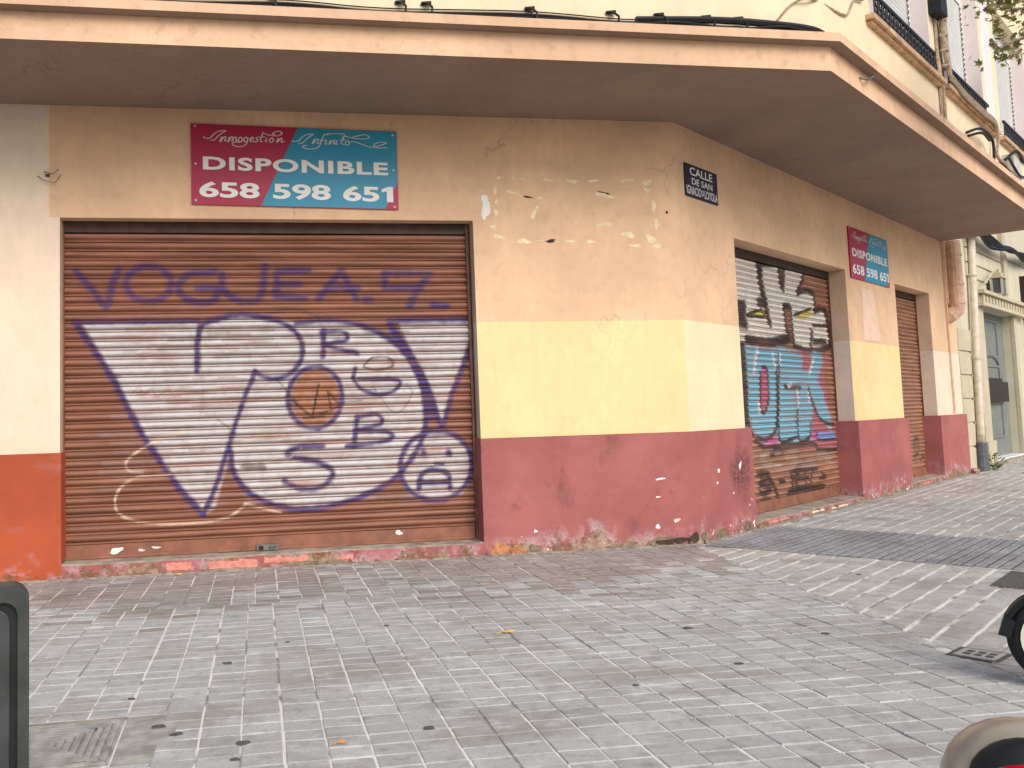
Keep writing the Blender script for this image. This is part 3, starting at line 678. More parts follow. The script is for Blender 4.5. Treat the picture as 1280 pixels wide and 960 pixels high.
    for P, w in (([(150, 690), (200, 680), (205, 700), (165, 740), (215, 745)], 7), ([(170, 680), (165, 780), (215, 770)], 7), ([(205, 690), (240, 760), (265, 815), (330, 830)], 8), ([(320, 670), (330, 760)], 6), ([(350, 660), (350, 750), (400, 745)], 8), ([(330, 665), (460, 648)], 6), ([(390, 660), (400, 750)], 6), ([(430, 665), (425, 740), (480, 735)], 6), ([(480, 670), (500, 690), (470, 700)], 4), ([(310, 775), (490, 738)], 9), ([(260, 720), (285, 715)], 5), ([(175, 830), (215, 830)], 12), ([(280, 835), (340, 830)], 13), ([(330, 700), (410, 695)], 6)): B(t2(P), w)
    return c

def roller_shutter(F, u0, u1, z0, z1, o, pitch, mat, canvas, ncol, label, bar=.15, coff=0., housing=.12, rw=.049):
    base = MB(); base.box(F, u0-.12, u1+.12, o-.09, o-.055, z0-.02, z1+.02, M['slat_dark'])
    sh = base.build('roller_shutter', bld); tag(sh, label=label)
    one(F, u0, u1, o-.04, o+.035, z1-housing, z1-.004, M['slat_dark'], 'housing', sh)
    zt = z1-housing-.005; n = int((zt-z0-bar)/pitch); pitch = (zt-z0-bar)/n
    prof = [(0, .002), (.09, .010), (.15, .008), (.19, -.018), (.26, -.016), (.34, .004), (.50, .019), (.68, .022), (.86, .012), (.96, -.004), (1., -.014)]
    dk = [.8, 1, 1, .1, .1, .75, 1, 1, .95, .3, .1]
    us = np.linspace(u0, u1, ncol+1)
    for k in range(n):
        zb = z0+bar+k*pitch; wob = rng.normal(0, .0012)
        V = []; C_ = []
        for j, (fz, d) in enumerate(prof):
            z = zb+fz*pitch; bow = .006*np.sin(us*2.1+k*.35)*math.sin(k*.9)
            zz = np.full_like(us, z)
            rgb, a = canvas.sample(us-u0-coff, zz-z0) if canvas else (np.zeros((ncol+1, 3)), np.zeros(ncol+1))
            C_.append(np.concatenate([rgb, (a*dk[j])[:, None]], 1))
            V += [F(u, o+d+wob+b_, z) for u, b_ in zip(us, bow)]
        m_ = ncol+1
        fs = [(j*m_+i, j*m_+i+1, (j+1)*m_+i+1, (j+1)*m_+i) for j in range(len(prof)-1) for i in range(ncol)]
        me = bpy.data.meshes.new('slat'); me.from_pydata(V, [], fs); me.materials.append(mat)
        at = me.color_attributes.new('paint', 'FLOAT_COLOR', 'POINT'); at.data.foreach_set('color', np.concatenate(C_).astype(np.float32).ravel())
        me.polygons.foreach_set('use_smooth', [True]*len(fs))
        s_ = bpy.data.objects.new('slat', me); COL.objects.link(s_); s_.parent = sh
    bb = MB(); bb.box(F, u0+.01, u1-.01, o-.025, o+.014, z0+.006, z0+bar-.004, M['bar']); bb.box(F, u0+.01, u1-.01, o-.03, o+.03, z0+.004, z0+.036, M['bar'])
    bb.build('bottom_bar', sh, bevel=.004)
    for a in (u0-rw+.004, u1-.004):
        one(F, a, a+rw, o-.03, o+.045, z0-.01, z1-.01, M['rail_brown'], 'guide_rail', sh)
    return sh
RA = -.20
shA = roller_shutter(FA, XA0+.012, XA1-.045, .158, ZT, RA, .0935, M['slat_a'], graffiti_front(), 370, 'wide brown roller shutter sprayed with purple and white letters', rw=.03)
shB = roller_shutter(FB, SB[0]+.01, SB[1]-.01, .10, ZT, -.30, .078, M['slat_b'], graffiti_side(), 200, 'tall roller shutter sprayed with a pale character and blue pink letters', coff=.785)
cv = Canvas(.95, 3.5, [(0, 0), (100, 0), (100, 300), (0, 300)], .02)
cv.stroke([(25, 245), (20, 275)], 8, BLK, .9); cv.stroke([(28, 240), (50, 238), (45, 262), (22, 265)], 6, BLK, .9); cv.stroke([(60, 275), (85, 270), (90, 290)], 6, BLK, .9)
shC = roller_shutter(FB, SB[2]+.01, SB[3]-.01, .115, ZT, -.28, .075, M['slat_b'], cv, 60, 'narrow brown roller shutter with a small black scribble near its foot', coff=1.28)
# lock, torn stickers and screws on the wide shutter
lk = MB(); lk.box(FA, -4.93, -4.70, RA+.03, RA+.085, .165, .225, M['steel']); lk.box(FA, -4.91, -4.86, RA+.085, RA+.10, .175, .215, M['black']); lk.box(FA, -4.80, -4.73, RA+.085, RA+.097, .18, .21, M['castdark'])
lk.build('floor_lock', shA, bevel=.006)
def blob(F, u, z, w, h, o, mat, name, parent, n=10, ang=0., thick=.003, sd=None):
    r_ = random.Random(sd if sd is not None else int((u*97+z*1013)*10)); b = MB(); ring = []; n = max(n, 16); ph = [r_.uniform(0, 6.28) for _ in range(3)]; thick *= r_.uniform(.45, 1.3)
    for k in range(n):
        t = 2*math.pi*k/n; rr = .86+.16*math.sin(2*t+ph[0])+.13*math.sin(3*t+ph[1])+.09*math.sin(5*t+ph[2])+r_.uniform(-.05, .05)
        x, y = w/2*math.cos(t)*rr, h/2*math.sin(t)*rr
        ring.append((u+x*math.cos(ang)-y*math.sin(ang), z+x*math.sin(ang)+y*math.cos(ang)))
    vs = [F(a, o, e) for a, e in ring]+[F(a, o+thick, e) for a, e in ring]
    b.add(vs, [tuple(range(n)), tuple(range(n, 2*n))]+[(k, (k+1) % n, n+(k+1) % n, n+k) for k in range(n)], mat); return b.build(name, parent)
blob(FA, -6.37, .235, .18, .06, RA+.015, M['scrapw'], 'torn_sticker', shA, ang=.2); blob(FA, -3.39, .27, .085, .06, RA+.015, M['scrapw'], 'torn_sticker', shA, 4)
blob(FA, -6.12, .225, .08, .03, RA+.015, M['offwhite'], 'torn_sticker', shA); blob(FA, -5.97, .245, .10, .03, RA+.015, M['offwhite'], 'torn_sticker', shA)

# glue and paper scraps left on the wall
for (u, z, w, h, an, mt) in [(-2.32, 3.83, .10, .30, -.1, 'scrapw'), (-2.33, 3.95, .08, .14, .3, 'scrapw'), (-2.20, 4.06, .045, .15, 0, 'scrap'), (-2.19, 3.92, .05, .06, 0, 'scrap'), (-2.20, 3.79, .07, .09, 0, 'scrap'), (-2.24, 3.63, .06, .08, .4, 'scrap'), (-2.18, 3.52, .14, .06, -.3, 'scrap'), (-2.14, 4.20, .09, .04, 0, 'scrap'), (-1.98, 4.20, .05, .04, 0, 'scrap'), (-1.85, 4.19, .14, .03, -.1, 'scrap'), (-1.57, 4.18, .18, .03, -.05, 'scrap'), (-1.28, 4.17, .18, .045, -.1, 'scrap'), (-1.02, 4.18, .14, .04, .1, 'scrap'), (-.62, 4.19, .16, .05, .15, 'scrap'), (-2.0, 4.03, .17, .04, -.3, 'scrap'), (-1.82, 3.98, .14, .022, -.1, 'hole'), (-1.68, 3.97, .08, .03, 0, 'scrap'), (-1.75, 3.80, .06, .19, -.5, 'scrap'), (-.90, 4.01, .24, .06, -.2, 'scrap'), (-.90, 4.04, .20, .018, -.2, 'hole'), (-.90, 3.67, .19, .055, .12, 'scrap'), (-.63, 3.55, .17, .08, -.35, 'scrap'), (-1.26, 3.69, .03, .03, 0, 'scrap'), (-.37, 4.17, .16, .07, 0, 'scrap'), (-.37, 4.08, .09, .05, 0, 'scrap'), (-.30, 3.89, .07, .16, 0, 'scrap'), (-.28, 3.68, .07, .15, 0, 'scrap'), (-.36, 3.50, .11, .14, .5, 'scrap'), (-.29, 3.42, .12, .07, .3, 'scrap'), (-1.89, 3.47, .22, .06, 0, 'scrap'), (-1.57, 3.475, .13, .045, .05, 'hole'), (-1.70, 3.475, .10, .012, 0, 'scrap'), (-1.33, 3.475, .15, .03, 0, 'scrap'), (-1.09, 3.47, .11, .05, 0, 'scrap'), (-.55, 3.42, .16, .05, -.1, 'scrap'), (-.14, 3.82, .03, .05, 0, 'hole')]:
    blob(FA, u, z, w, h, .0, M[mt], 'paper_scrap', bld, 11, an)
b = MB(); b.add([FB(6.40, .003, 3.46), FB(7.02, .003, 3.46), FB(7.12, .003, 3.1), FB(7.25, .003, 2.60), FB(6.36, .003, 2.60)], [(0, 1, 2, 3, 4)], M['paper']); b.build('paper_scrap', bld, recalc=False)
for (F, u, z, w, h, an, mt) in [(FA, -.42, .75, .12, .03, .1, 'scrapw'), (FA, -.46, .55, .06, .02, 0, 'scrapw'), (FA, -.48, .22, .07, .05, 0, 'scrapw'), (FA, -.25, .28, .09, .05, 0, 'paper'), (FA, -1.91, .24, .06, .03, -.3, 'scrapw'), (FB, .55, .79, .055, .07, -.5, 'scrapw'), (FB, 1.15, .82, .06, .13, -.4, 'scrapw'), (FB, .5, .65, .04, .04, 0, 'scrapw'), (FB, .92, .5, .05, .03, 0, 'paper')]:
    blob(F, u, z, w, h, PD, M[mt], 'paint_flake', bld, 8, an)
# crumbled base of the plinth: exposed brick and mortar lumps, a hole at the corner
for (F, u, z, w, h, mt) in [(FA, -2.32, .06, .28, .16, 'brick'), (FA, -2.12, .05, .22, .12, 'brick'), (FA, -1.92, .05, .2, .1, 'rubble'), (FA, -.42, .06, .4, .12, 'rubble'), (FA, -.30, .05, .5, .08, 'hole'), (FA, -.05, .07, .13, .13, 'hole'), (FB, .12, .07, .18, .14, 'rubble'), (FB, .5, .06, .3, .1, 'rubble'), (FB, 1.3, .06, .22, .14, 'rubble'), (FA, -.9, .035, .4, .06, 'rubble'), (FB, 11.6, .06, .5, .1, 'rubble')]:
    blob(F, u, z, w, h, PD-.002, M[mt], 'broken_plaster', bld, 14, thick=.012)
rr_ = random.Random(3)
for (F, u, w_, h_, n_) in ((FB, 6.1, .5, .16, 9), (FB, 6.9, .5, .07, 7), (FB, 7.9, .55, .32, 14), (FB, .95, .5, .16, 8), (FB, .25, .4, .3, 7), (FA, -1.2, 1.2, .10, 8), (FA, -2.2, .3, .3, 6), (FB, 1.42, .16, .5, 7)):
    for k in range(n_):
        e = rr_.random(); blob(F, u+rr_.uniform(-.5, .5)*w_, .02+h_*e*e, rr_.uniform(.02, .10)*(1.2-e), rr_.uniform(.02, .07)*(1.2-e), PD-.001, M[rr_.choice(('paper', 'scrapw', 'rubble', 'step'))], 'paint_flake', bld, 12, rr_.uniform(-1, 1), sd=k+int(u*100))
for (x, y, r) in [(*A2(-.10, .08), .03), (*B2(.1, .08), .03), (*A2(-.3, .08), .025), (*B2(1.58, .08), .05), (*A2(-2.45, .09), .035), (*B2(12.6, .12), .10)]:
    bm = bmesh.new(); bmesh.ops.create_icosphere(bm, subdivisions=2, radius=r)
    for v in bm.verts: v.co *= random.uniform(.75, 1.15)
    me = bpy.data.meshes.new('rubble_lump'); bm.to_mesh(me); bm.free(); me.materials.append(M['rubble'] if r < .09 else M['red'])
    o = bpy.data.objects.new('rubble_lump', me); COL.objects.link(o); o.location = (x, y, r*.35); o.parent = bld
dt = MB()
def foot(F, u0, u1):
    n_ = int((u1-u0)/.06); us_f = np.linspace(u0, u1, n_+1); w_f = [.025+.07*abs(math.sin(u*3.1)+.6*math.sin(u*7.7))*.6+random.uniform(0, .03) for u in us_f]
    vs = [F(u, .03, .012) for u in us_f]+[F(u, .062+w*.4, .014) for u, w in zip(us_f, w_f)]+[F(u, .062+w, -.001) for u, w in zip(us_f, w_f)]
    dt.add(vs, [(k, k+1, n_+2+k, n_+1+k) for k in range(n_)]+[(n_+1+k, n_+2+k, 2*n_+3+k, 2*n_+2+k) for k in range(n_)], M['grime'])
foot(FA, -9, -.05); foot(FB, .05, 12.5)
tag(dt.build('wall_foot_dirt', pave, recalc=False), kind='stuff')
# small wire hooks on the wall
hk = MB(); hk.tube([FA(-7.05, 0, 4.18), FA(-7.03, .06, 4.17), FA(-6.95, .07, 4.14), FA(-6.9, .05, 4.20)], .005, M['castdark'], 5); hk.tube([FA(-7.12, 0, 4.14), FA(-7.04, .05, 4.08), FA(-6.94, .04, 4.06), FA(-6.88, .02, 4.15)], .004, M['castdark'], 5)
hk.box(FA, -7.035, -6.995, 0, .02, 4.13, 4.16, M['castdark']); hk.build('wire_hook', bld)
hk = MB(); hk.tube([FB(.62, OB, 5.05), FB(.68, OB+.06, 5.03), FB(.85, OB+.08, 5.10), FB(.92, OB+.03, 5.13)], .012, M['steel'], 5); hk.build('wire_hook', bld)

# ================================================================== SIGNS
def textmesh(txt, offset=0., shear=0., spacing=1.):
    cu = bpy.data.curves.new('t', 'FONT'); cu.body = txt; cu.offset = offset; cu.shear = shear; cu.space_character = spacing; cu.resolution_u = 4
    o = bpy.data.objects.new('t', cu); COL.objects.link(o); bpy.context.view_layer.update()
    me = bpy.data.meshes.new_from_object(o); bpy.data.objects.remove(o); bpy.data.curves.remove(cu)
    V = np.array([v.co[:2] for v in me.vertices]); fs = [tuple(p.vertices) for p in me.polygons]; bpy.data.meshes.remove(me); return V, fs
def lettering(txt, F, u0, u1, z0, z1, o, mat, parent, off=.0, tilt=0., name='lettering', **k):
    V, fs = textmesh(txt, off, **k); lo, hi = V.min(0), V.max(0); X = (V-lo)/(hi-lo)
    b = MB(); b.add([F(u0+(u1-u0)*x, o, z0+(z1-z0)*y+tilt*(u0+(u1-u0)*x)) for x, y in X], fs, mat); return b.build(name, parent, recalc=False)
CUR = [  # cursive heading, traced as pen strokes
    [(112, 128), (125, 138), (150, 135), (172, 112), (200, 96), (236, 94), (214, 108), (190, 128), (172, 146), (150, 150)],
    [(203, 158), (214, 128), (208, 156), (224, 132), (236, 130), (232, 152), (243, 152)], [(248, 158), (257, 130), (252, 156), (266, 132), (276, 131), (272, 155), (286, 133), (297, 132), (293, 153), (304, 151)],
    [(330, 140), (320, 130), (308, 140), (310, 155), (324, 155), (330, 140)], [(360, 138), (350, 130), (338, 142), (342, 156), (356, 152), (362, 134), (352, 168), (325, 184), (292, 182), (272, 170), (285, 160), (320, 160)],
    [(372, 147), (392, 140), (386, 130), (374, 140), (376, 156), (398, 152)], [(420, 130), (406, 136), (418, 148), (406, 158), (396, 152)],
    [(448, 102), (432, 150), (446, 156)], [(420, 132), (456, 128)], [(446, 104), (480, 118), (530, 122), (556, 108), (540, 96), (515, 100), (500, 112)],
    [(468, 134), (460, 154), (472, 154)], [(500, 122), (516, 112)], [(506, 142), (496, 134), (484, 144), (488, 158), (502, 156), (506, 142)], [(522, 160), (534, 136), (528, 158), (546, 138), (556, 138), (550, 158), (568, 154)],
    [(612, 150), (622, 154), (650, 150), (672, 128), (700, 114), (736, 112), (714, 126), (690, 146), (672, 162), (650, 166)],
    [(728, 166), (742, 140), (734, 166), (752, 142), (764, 142), (758, 164), (770, 162)], [(822, 118), (800, 114), (786, 140), (768, 180), (735, 196), (690, 194), (672, 182), (700, 176)], [(772, 148), (808, 146)], [(800, 112), (850, 108), (905, 110), (920, 122), (900, 134)],
    [(812, 146), (804, 168), (816, 168)], [(824, 170), (836, 146), (830, 168), (848, 148), (858, 148), (852, 168), (864, 166)], [(872, 148), (866, 168), (878, 168)], [(914, 124), (902, 150), (898, 166), (912, 170)], [(888, 146), (922, 144)], [(915, 122), (980, 136), (1045, 138), (1060, 124), (1030, 114), (1000, 120), (960, 130)],
    [(946, 158), (934, 150), (922, 160), (926, 174), (940, 172), (948, 158), (985, 158), (1060, 184), (1110, 180), (1165, 160), (1120, 158), (1090, 172), (1110, 190), (1168, 188)]]
def forrent(F, u0, u1, z0, z1, o, tilt, label, group):
    w, h = u1-u0, z1-z0
    t = thing('for_rent_sign', label, 'sign', F((u0+u1)/2, o, z0+tilt*(u0+u1)/2), group)
    P = lambda x, y: (u0+w*x, z0+h*y+tilt*(u0+w*x))
    def panel(poly, oa, ob_, mat, name):
        b = MB(); n = len(poly); q = [P(*p) for p in poly]
        b.add([F(a, oa, e) for a, e in q]+[F(a, ob_, e) for a, e in q], [tuple(range(n)), tuple(range(n, 2*n))]+[(k, (k+1) % n, n+(k+1) % n, n+k) for k in range(n)], mat)
        return b.build(name, t)
    panel([(0, 0), (1, 0), (1, 1), (0, 1)], o-.02, o, M['sign_red'], 'panel')
    panel([(.328, .004), (.932, .004), (.998, .353), (.998, .996), (.51, .996)], o+.0005, o+.002, M['sign_blue'], 'blue_field')
    U = lambda x: u0+w*x
    Z = lambda y: z0+h*y
    lettering('DISPONIBLE', F, U(.055), U(.952), Z(.43), Z(.595), o+.0045, M['white'], t, .034, tilt, spacing=1.1)
    for s_, a, e in (('658', .036, .321), ('598', .385, .665), ('65', .725, .905)):
        lettering(s_, F, U(a), U(e), Z(.09), Z(.285), o+.0045, M['white'], t, .03, tilt, 'phone_digits')
    b = MB(); b.add([F(P(x, y)[0], o+.0045, P(x, y)[1]) for x, y in ((.942, .09), (.974, .09), (.974, .285), (.950, .285), (.917, .252), (.917, .212), (.942, .228))], [(0, 1, 2, 3, 6), (3, 4, 5, 6)], M['white']); b.build('phone_digits', t, recalc=False)
    b = MB()
    for P_ in CUR:
        Q = spline(P_, 5)
        for i in range(len(Q)-1):
            a, e = Q[i], Q[i+1]; d = e-a; L = np.hypot(*d)
            if L < 1e-6: continue
            r = 2.0+1.6*abs(d[1])/L*.8; nn = np.array([-d[1], d[0]])/L*r; ex = d/L*.8
            vs = []
            for p in (a-ex+nn, e+ex+nn, e+ex-nn, a-ex-nn):
                x = (p[0]-42)/1183; y = 1-(p[1]-(52+43*x))/(458-10*x); uu, zz = P(x, y); vs.append(F(uu, o+.0045+.00001*i, zz))
            b.add(vs, [(0, 1, 2, 3)], M['offwhite'])
    b.build('cursive_lettering', t, recalc=False)
    for x, y in ((.02, .05), (.98, .03), (.02, .97), (.98, .95), (.02, .5), (.98, .5)):
        p = P(x, y); q = MB(); q.tube([F(p[0], o+.002, p[1]), F(p[0], o+.007, p[1])], .012, M['offwhite'], 8); q.build('screw', t)
    return t
forrent(FA, -5.553, -3.318, 3.76, 4.64, .024, -.0165, 'large crimson and blue for rent sign above the wide graffiti shutter', 'for rent signs')
forrent(FB, 5.885, 7.925, 3.588, 4.437, .024, .001, 'smaller crimson and blue for rent sign between the two side street shutters', 'for rent signs')
pq = thing('street_name_plaque', 'dark navy street name plaque with white letters by the building corner', 'street sign', FB(.64, 0, 4.06))
one(FB, .20, 1.07, -.002, .014, 4.055, 4.455, M['navy'], 'plate', pq, .003)
b = MB()
for (a, e, z0, z1) in ((.205, 1.065, 4.06, 4.068), (.205, 1.065, 4.442, 4.45), (.205, .215, 4.07, 4.44), (1.055, 1.065, 4.07, 4.44)): b.box(FB, a, e, .0142, .0155, z0, z1, M['black'])
b.build('border', pq)
lettering('CALLE', FB, .33, .93, 4.325, 4.425, .0165, M['white'], pq, .012); lettering('DE SAN', FB, .37, .92, 4.215, 4.295, .0165, M['white'], pq, .012)
lettering('IGNACIO', FB, .225, .60, 4.085, 4.19, .0165, M['white'], pq, .012); lettering('DE', FB, .615, .68, 4.11, 4.175, .0165, M['white'], pq, .008); lettering('LOYOLA', FB, .695, 1.05, 4.085, 4.19, .0165, M['white'], pq, .012)

# ================================================================== CABLES
def cable(name, label, paths, r, mat, cat='cable', group=None):
    b = MB()
    for P in paths: b.tube([tuple(p) for p in spline(P, 5)], r, mat, 6)
    return tag(b.build(name), label, cat, group)
def cornA(u, dz=0., o=.03): return FA(u, OA+o, 5.285+dz)
us_ = [-8.5, -7.2, -5.6, -4.6, -3.7, -2.3, -1.3, -.8, -.2, .35]
t = thing('cable_bundle', 'black cable bundle lying along the moulding above the front overhang', 'cables', FA(-3, OA, 5.27))
for k, (dz, oo, r) in enumerate([(0., .02, .017), (.03, -.03, .013), (.0, .06, .011), (.085, -.05, .006)]):
    b = MB(); P = [cornA(u, dz+(.02 if i % 2 else -.012)*(k != 0)+random.uniform(-.006, .006), oo) for i, u in enumerate(us_)]
    P += [FA(.62, OA+oo*.5, 5.30-.01*k), FA(.86, OA-.05, 5.275)]
    b.tube(spline(P, 5), r, M['black'], 6); b.build('cable', t)
b = MB()
b.tube(spline([cornA(-1.2, .05, .0), cornA(-.4, .07, .03), cornA(.2, .06, .03), FA(.7, OA, 5.32), FA(.93, OA-.08, 5.27)], 5), .034, M['black'], 6); b.build('cable', t)
for u in (-4.75, -3.55, -3.3, -2.28, -1.45, -.95, -.45, -.1):
    b = MB(); b.tube([FA(u, OA-.07, 5.43), FA(u+.02, OA+.0, 5.40), FA(u+.05, OA+.05, 5.34), FA(u+.04, OA+.07, 5.27)], .012, M['black'], 6); b.tube([FA(u-.03, OA-.06, 5.42), FA(u+.06, OA-.03, 5.42)], .018, M['black'], 6); b.build('cable_clip', t)
cable('wall_wire', 'thin tan wire crossing the cream upper wall at the corner', [[FA(.35, UO_A+.01, 5.42), FA(.55, UO_A+.02, 5.62), FA(.78, UO_A+.02, 5.66), FB(.45, UO_B+.02, 5.72), FB(.8, UO_B+.02, 6.0), FB(1.1, UO_B+.03, 6.1), FB(.9, UO_B+.03, 6.25)]], .012, M['cable_tan'], 'wire')
b = MB()
for k in range(5):
    b.tube(spline([FB(4.48+.05*k, UO_B+.03+.02*(k % 2), 9.4), FB(4.40+.07*k+random.uniform(-.05, .05), UO_B+.06, 8.0), FB(4.42+.05*k+random.uniform(-.05, .05), UO_B+.07, 7.2), FB(4.50+.04*k, UO_B+.07, 6.5), FB(4.62+.02*k, UO_B+.08, 6.1)], 6), .028, M['cable_tan'], 6)
for z in np.arange(6.2, 9, .22): b.tube([FB(4.42, UO_B+.04, z), FB(4.52, UO_B+.11, z+.02), FB(4.68, UO_B+.05, z+.01)], .02, M['cable_tan'], 5)
tag(b.build('cable_bundle'), 'dusty tan bundle of cables running up the wall between the upper windows', 'cables')
b = MB()
for k in range(3): b.tube(spline([FB(4.62, UO_B+.10, 6.1-.03*k), FB(5.3, UO_B+.13, 5.99-.03*k), FB(6.4, UO_B+.13, 5.985-.03*k), FB(7.2, UO_B+.13, 5.98-.02*k), FB(7.35, UO_B+.12, 5.7), FB(7.3, UO_B+.1, 5.45), FB(8.0, UO_B+.1, 5.42)], 6), .026, M['cable_tan'], 6)
tag(b.build('sill_cables'), 'tan cables wrapped along the sill of the middle upper window', 'cables')
cable('black_cable_loop', 'looping black cables hanging below the middle upper window sill', [[FB(5.5, UO_B+.06, 5.47), FB(6.0, UO_B+.12, 5.62), FB(6.5, UO_B+.13, 5.66), FB(6.95, UO_B+.12, 5.6), FB(6.9, UO_B+.12, 5.3), FB(6.75, UO_B+.1, 5.25), FB(7.5, UO_B+.1, 5.36), FB(8.3, UO_B+.1, 5.35)], [FB(5.6, UO_B+.06, 5.44), FB(6.1, UO_B+.14, 5.57), FB(6.7, UO_B+.12, 5.58)]], .022, M['black'], 'cables')
cable('wall_conduit', 'two slim conduits running up beside the dusty cable bundle', [[FB(4.3, UO_B+.02, 5.3), FB(4.3, UO_B+.02, 7.1)], [FB(4.5, UO_B+.02, 5.3), FB(4.48, UO_B+.03, 6.0)]], .02, M['cable_tan'], 'conduit')
jb = MB(); jb.box(FB, 4.08, 4.42, UO_B, UO_B+.16, 6.86, 7.12, M['black']); tag(jb.build('junction_box', bevel=.02), 'small black junction box high beside the cable bundle', 'junction box')
jb = thing('junction_box', 'grey white junction box with black cables below the upper windows', 'junction box', FB(8.5, UO_B, 5.3))
one(FB, 8.22, 8.85, UO_B, UO_B+.17, 5.30, 5.66, M['box_white'], 'housing', jb, .02)
b = MB(); b.tube(spline([FB(8.2, UO_B+.1, 5.6), FB(8.1, UO_B+.18, 5.4), FB(8.4, UO_B+.2, 5.3), FB(8.9, UO_B+.18, 5.36), FB(9.6, UO_B+.1, 5.42)], 5), .022, M['black'], 5); b.tube(spline([FB(7.9, UO_B+.1, 5.5), FB(8.3, UO_B+.2, 5.7), FB(8.9, UO_B+.19, 5.62)], 5), .025, M['black'], 5); b.build('cable', jb)

# ================================================================== NEIGHBOUR BUILDING
nb = thing('neighbour_house', 'pale greenish cream old house with grey door beyond the red corner shop', 'building', FB(13, 0, 0))
DS0, DS1, DZ = 14.95, 18.35, 3.72; NO = -.04
w = MB()
w.box(FB, 12.6, DS0, -.5, NO, 0, DZ, M['nb_wall']); w.box(FB, 12.6, 27, -.5, NO, DZ, 8, M['nb_wall']); w.box(FB, DS1, 27, -.5, NO, 0, DZ, M['nb_wall'])
w.build('wall', nb)
z = .55
while z < 3.6:                                   # rusticated blocks left of the door
    one(FB, 12.62, 13.75, NO-.01, NO+.035, z-.5, z-.03, M['nb_trim'], 'stone_block', nb, .012); z += .52
for (a, e, z0, z1) in ((13.9, 17.55, 4.72, 5.02), (13.9, 17.55, 5.06, 5.6), (13.9, 15.9, 4.38, 4.68), (17.2, 17.9, 4.38, 4.68), (18.1, 26, 5.22, 5.8), (18.1, 26, 3.98, 5.18), (18.75, 26, .5, 3.94), (18.75, 26, .02, .47)):
    one(FB, a, e, NO-.01, NO+.04, z0, z1, M['nb_wall'], 'wall_panel', nb, .015)
one(FB, 17.6, 18.0, NO-.01, NO+.10, 4.25, 6.2, M['nb_trim'], 'pilaster', nb, .01)
for a, e in ((14.25, 14.95), (18.35, 18.72)): one(FB, a, e, NO-.02, NO+.08, .0, 3.70, M['nb_trim'], 'door_jamb', nb, .012)
one(FB, 14.2, 15.0, NO-.02, NO+.13, .0, .62, M['nb_trim'], 'jamb_base', nb, .015)
ent = MB(); ent.box(FB, 14.35, 19.5, NO, NO+.22, 3.72, 3.80, M['nb_trim']); ent.box(FB, 14.4, 19.4, NO, NO+.12, 3.80, 4.0, M['nb_trim']); ent.box(FB, 14.3, 19.55, NO, NO+.26, 4.0, 4.08, M['nb_trim'])
ent = ent.build('door_cornice', nb, bevel=.008)
d0 = MB(); d0.box(FB, 0, .17, NO+.115, NO+.2, 3.81, 3.97, M['nb_trim']); d0 = d0.build('dentil', ent)
for k in range(15):
    q = d0 if k == 0 else d0.copy()
    if k: COL.objects.link(q); q.parent = ent
    q.location = Vector(FB(14.5+k*.325, 0, 0))
dr = MB(); DO = -.22
dr.box(FB, DS0, DS1, DO-.06, DO, .16, DZ, M['nb_door']); door = dr.build('door', nb)
for (a, e, z0, z1) in ((15.25, 17.55, .62, 1.5), (15.25, 17.55, 2.05, 2.42), (15.25, 17.55, 2.62, 3.55)):
    f_ = MB()
    for x0, x1, y0, y1 in ((a, e, z0, z0+.05), (a, e, z1-.05, z1), (a, a+.12, z0+.05, z1-.05), (e-.12, e, z0+.05, z1-.05)): f_.box(FB, x0, x1, DO, DO+.03, y0, y1, M['nb_door'])
    f_.build('door_panel', door, bevel=.006)
ar = MB(); ar.tube([FB(16.4+1.0*math.cos(q), DO+.02, 2.42+.25*math.sin(q)) for q in np.linspace(0, math.pi, 12)], .03, M['nb_door'], 6); ar.build('arch_moulding', door)
one(FB, 15.45, 17.75, DO+.005, DO+.13, 1.50, 2.0, M['brown_box'], 'brown_plate', door, .015); one(FB, 15.8, 17.3, DO+.01, DO+.10, 2.0, 2.09, M['brown_box'], 'plate_top', door)
st = MB(); st.box(FB, 14.7, 18.7, -.4, .16, -.02, .13, M['step']); st.box(FB, 14.98, 18.3, -.26, .05, .13, .17, M['blind']); st.build('door_step', nb, bevel=.01)
# second doorway shutter further on, seen as a bright strip
sh2 = thing('louvred_shutter', 'white louvred window shutter on the house beyond the grey door', 'shutter', FB(20.2, .05, 3.75))
one(FB, 19.75, 19.98, NO, NO+.34, 3.72, 4.9, M['brown_box'], 'frame', sh2)
for k in range(12): one(FB, 20.0, 21.6, NO+.05, NO+.34, 3.76+k*.095, 3.835+k*.095, M['blind'], 'slat', sh2)
ln_ = thing('wall_lantern', 'small grey lantern standing on the cornice above the grey door', 'lantern', FB(16.1, .1, 4.08))
LS = 16.1
b = MB(); b.tube([FB(LS-1.2, .12, 4.25), FB(LS-.6, .14, 4.52), FB(LS, .16, 4.72)], .022, M['nb_trim'], 6); b.build('bracket', ln_)
b = MB(); b.prism([(LS-.2, .08), (LS+.2, .08), (LS+.2, .28), (LS-.2, .28)], 4.12, 4.46, M['glass'], FB); b.build('lamp_glass', ln_)
b = MB()
for a, o_ in ((LS-.22, .06), (LS+.18, .06), (LS-.22, .26), (LS+.18, .26)): b.box(FB, a, a+.04, o_, o_+.04, 4.09, 4.48, M['nb_trim'])
b.box(FB, LS-.25, LS+.25, .04, .32, 4.48, 4.52, M['nb_trim']); b.box(FB, LS-.15, LS+.15, .09, .27, 4.52, 4.61, M['nb_trim']); b.box(FB, LS-.06, LS+.06, .14, .22, 4.61, 4.72, M['nb_trim']); b.build('frame', ln_)
t = thing('downpipe', 'white downpipe with dark grey foot between the red base and grey door', 'drainpipe', FB(13.5, .1, 0))
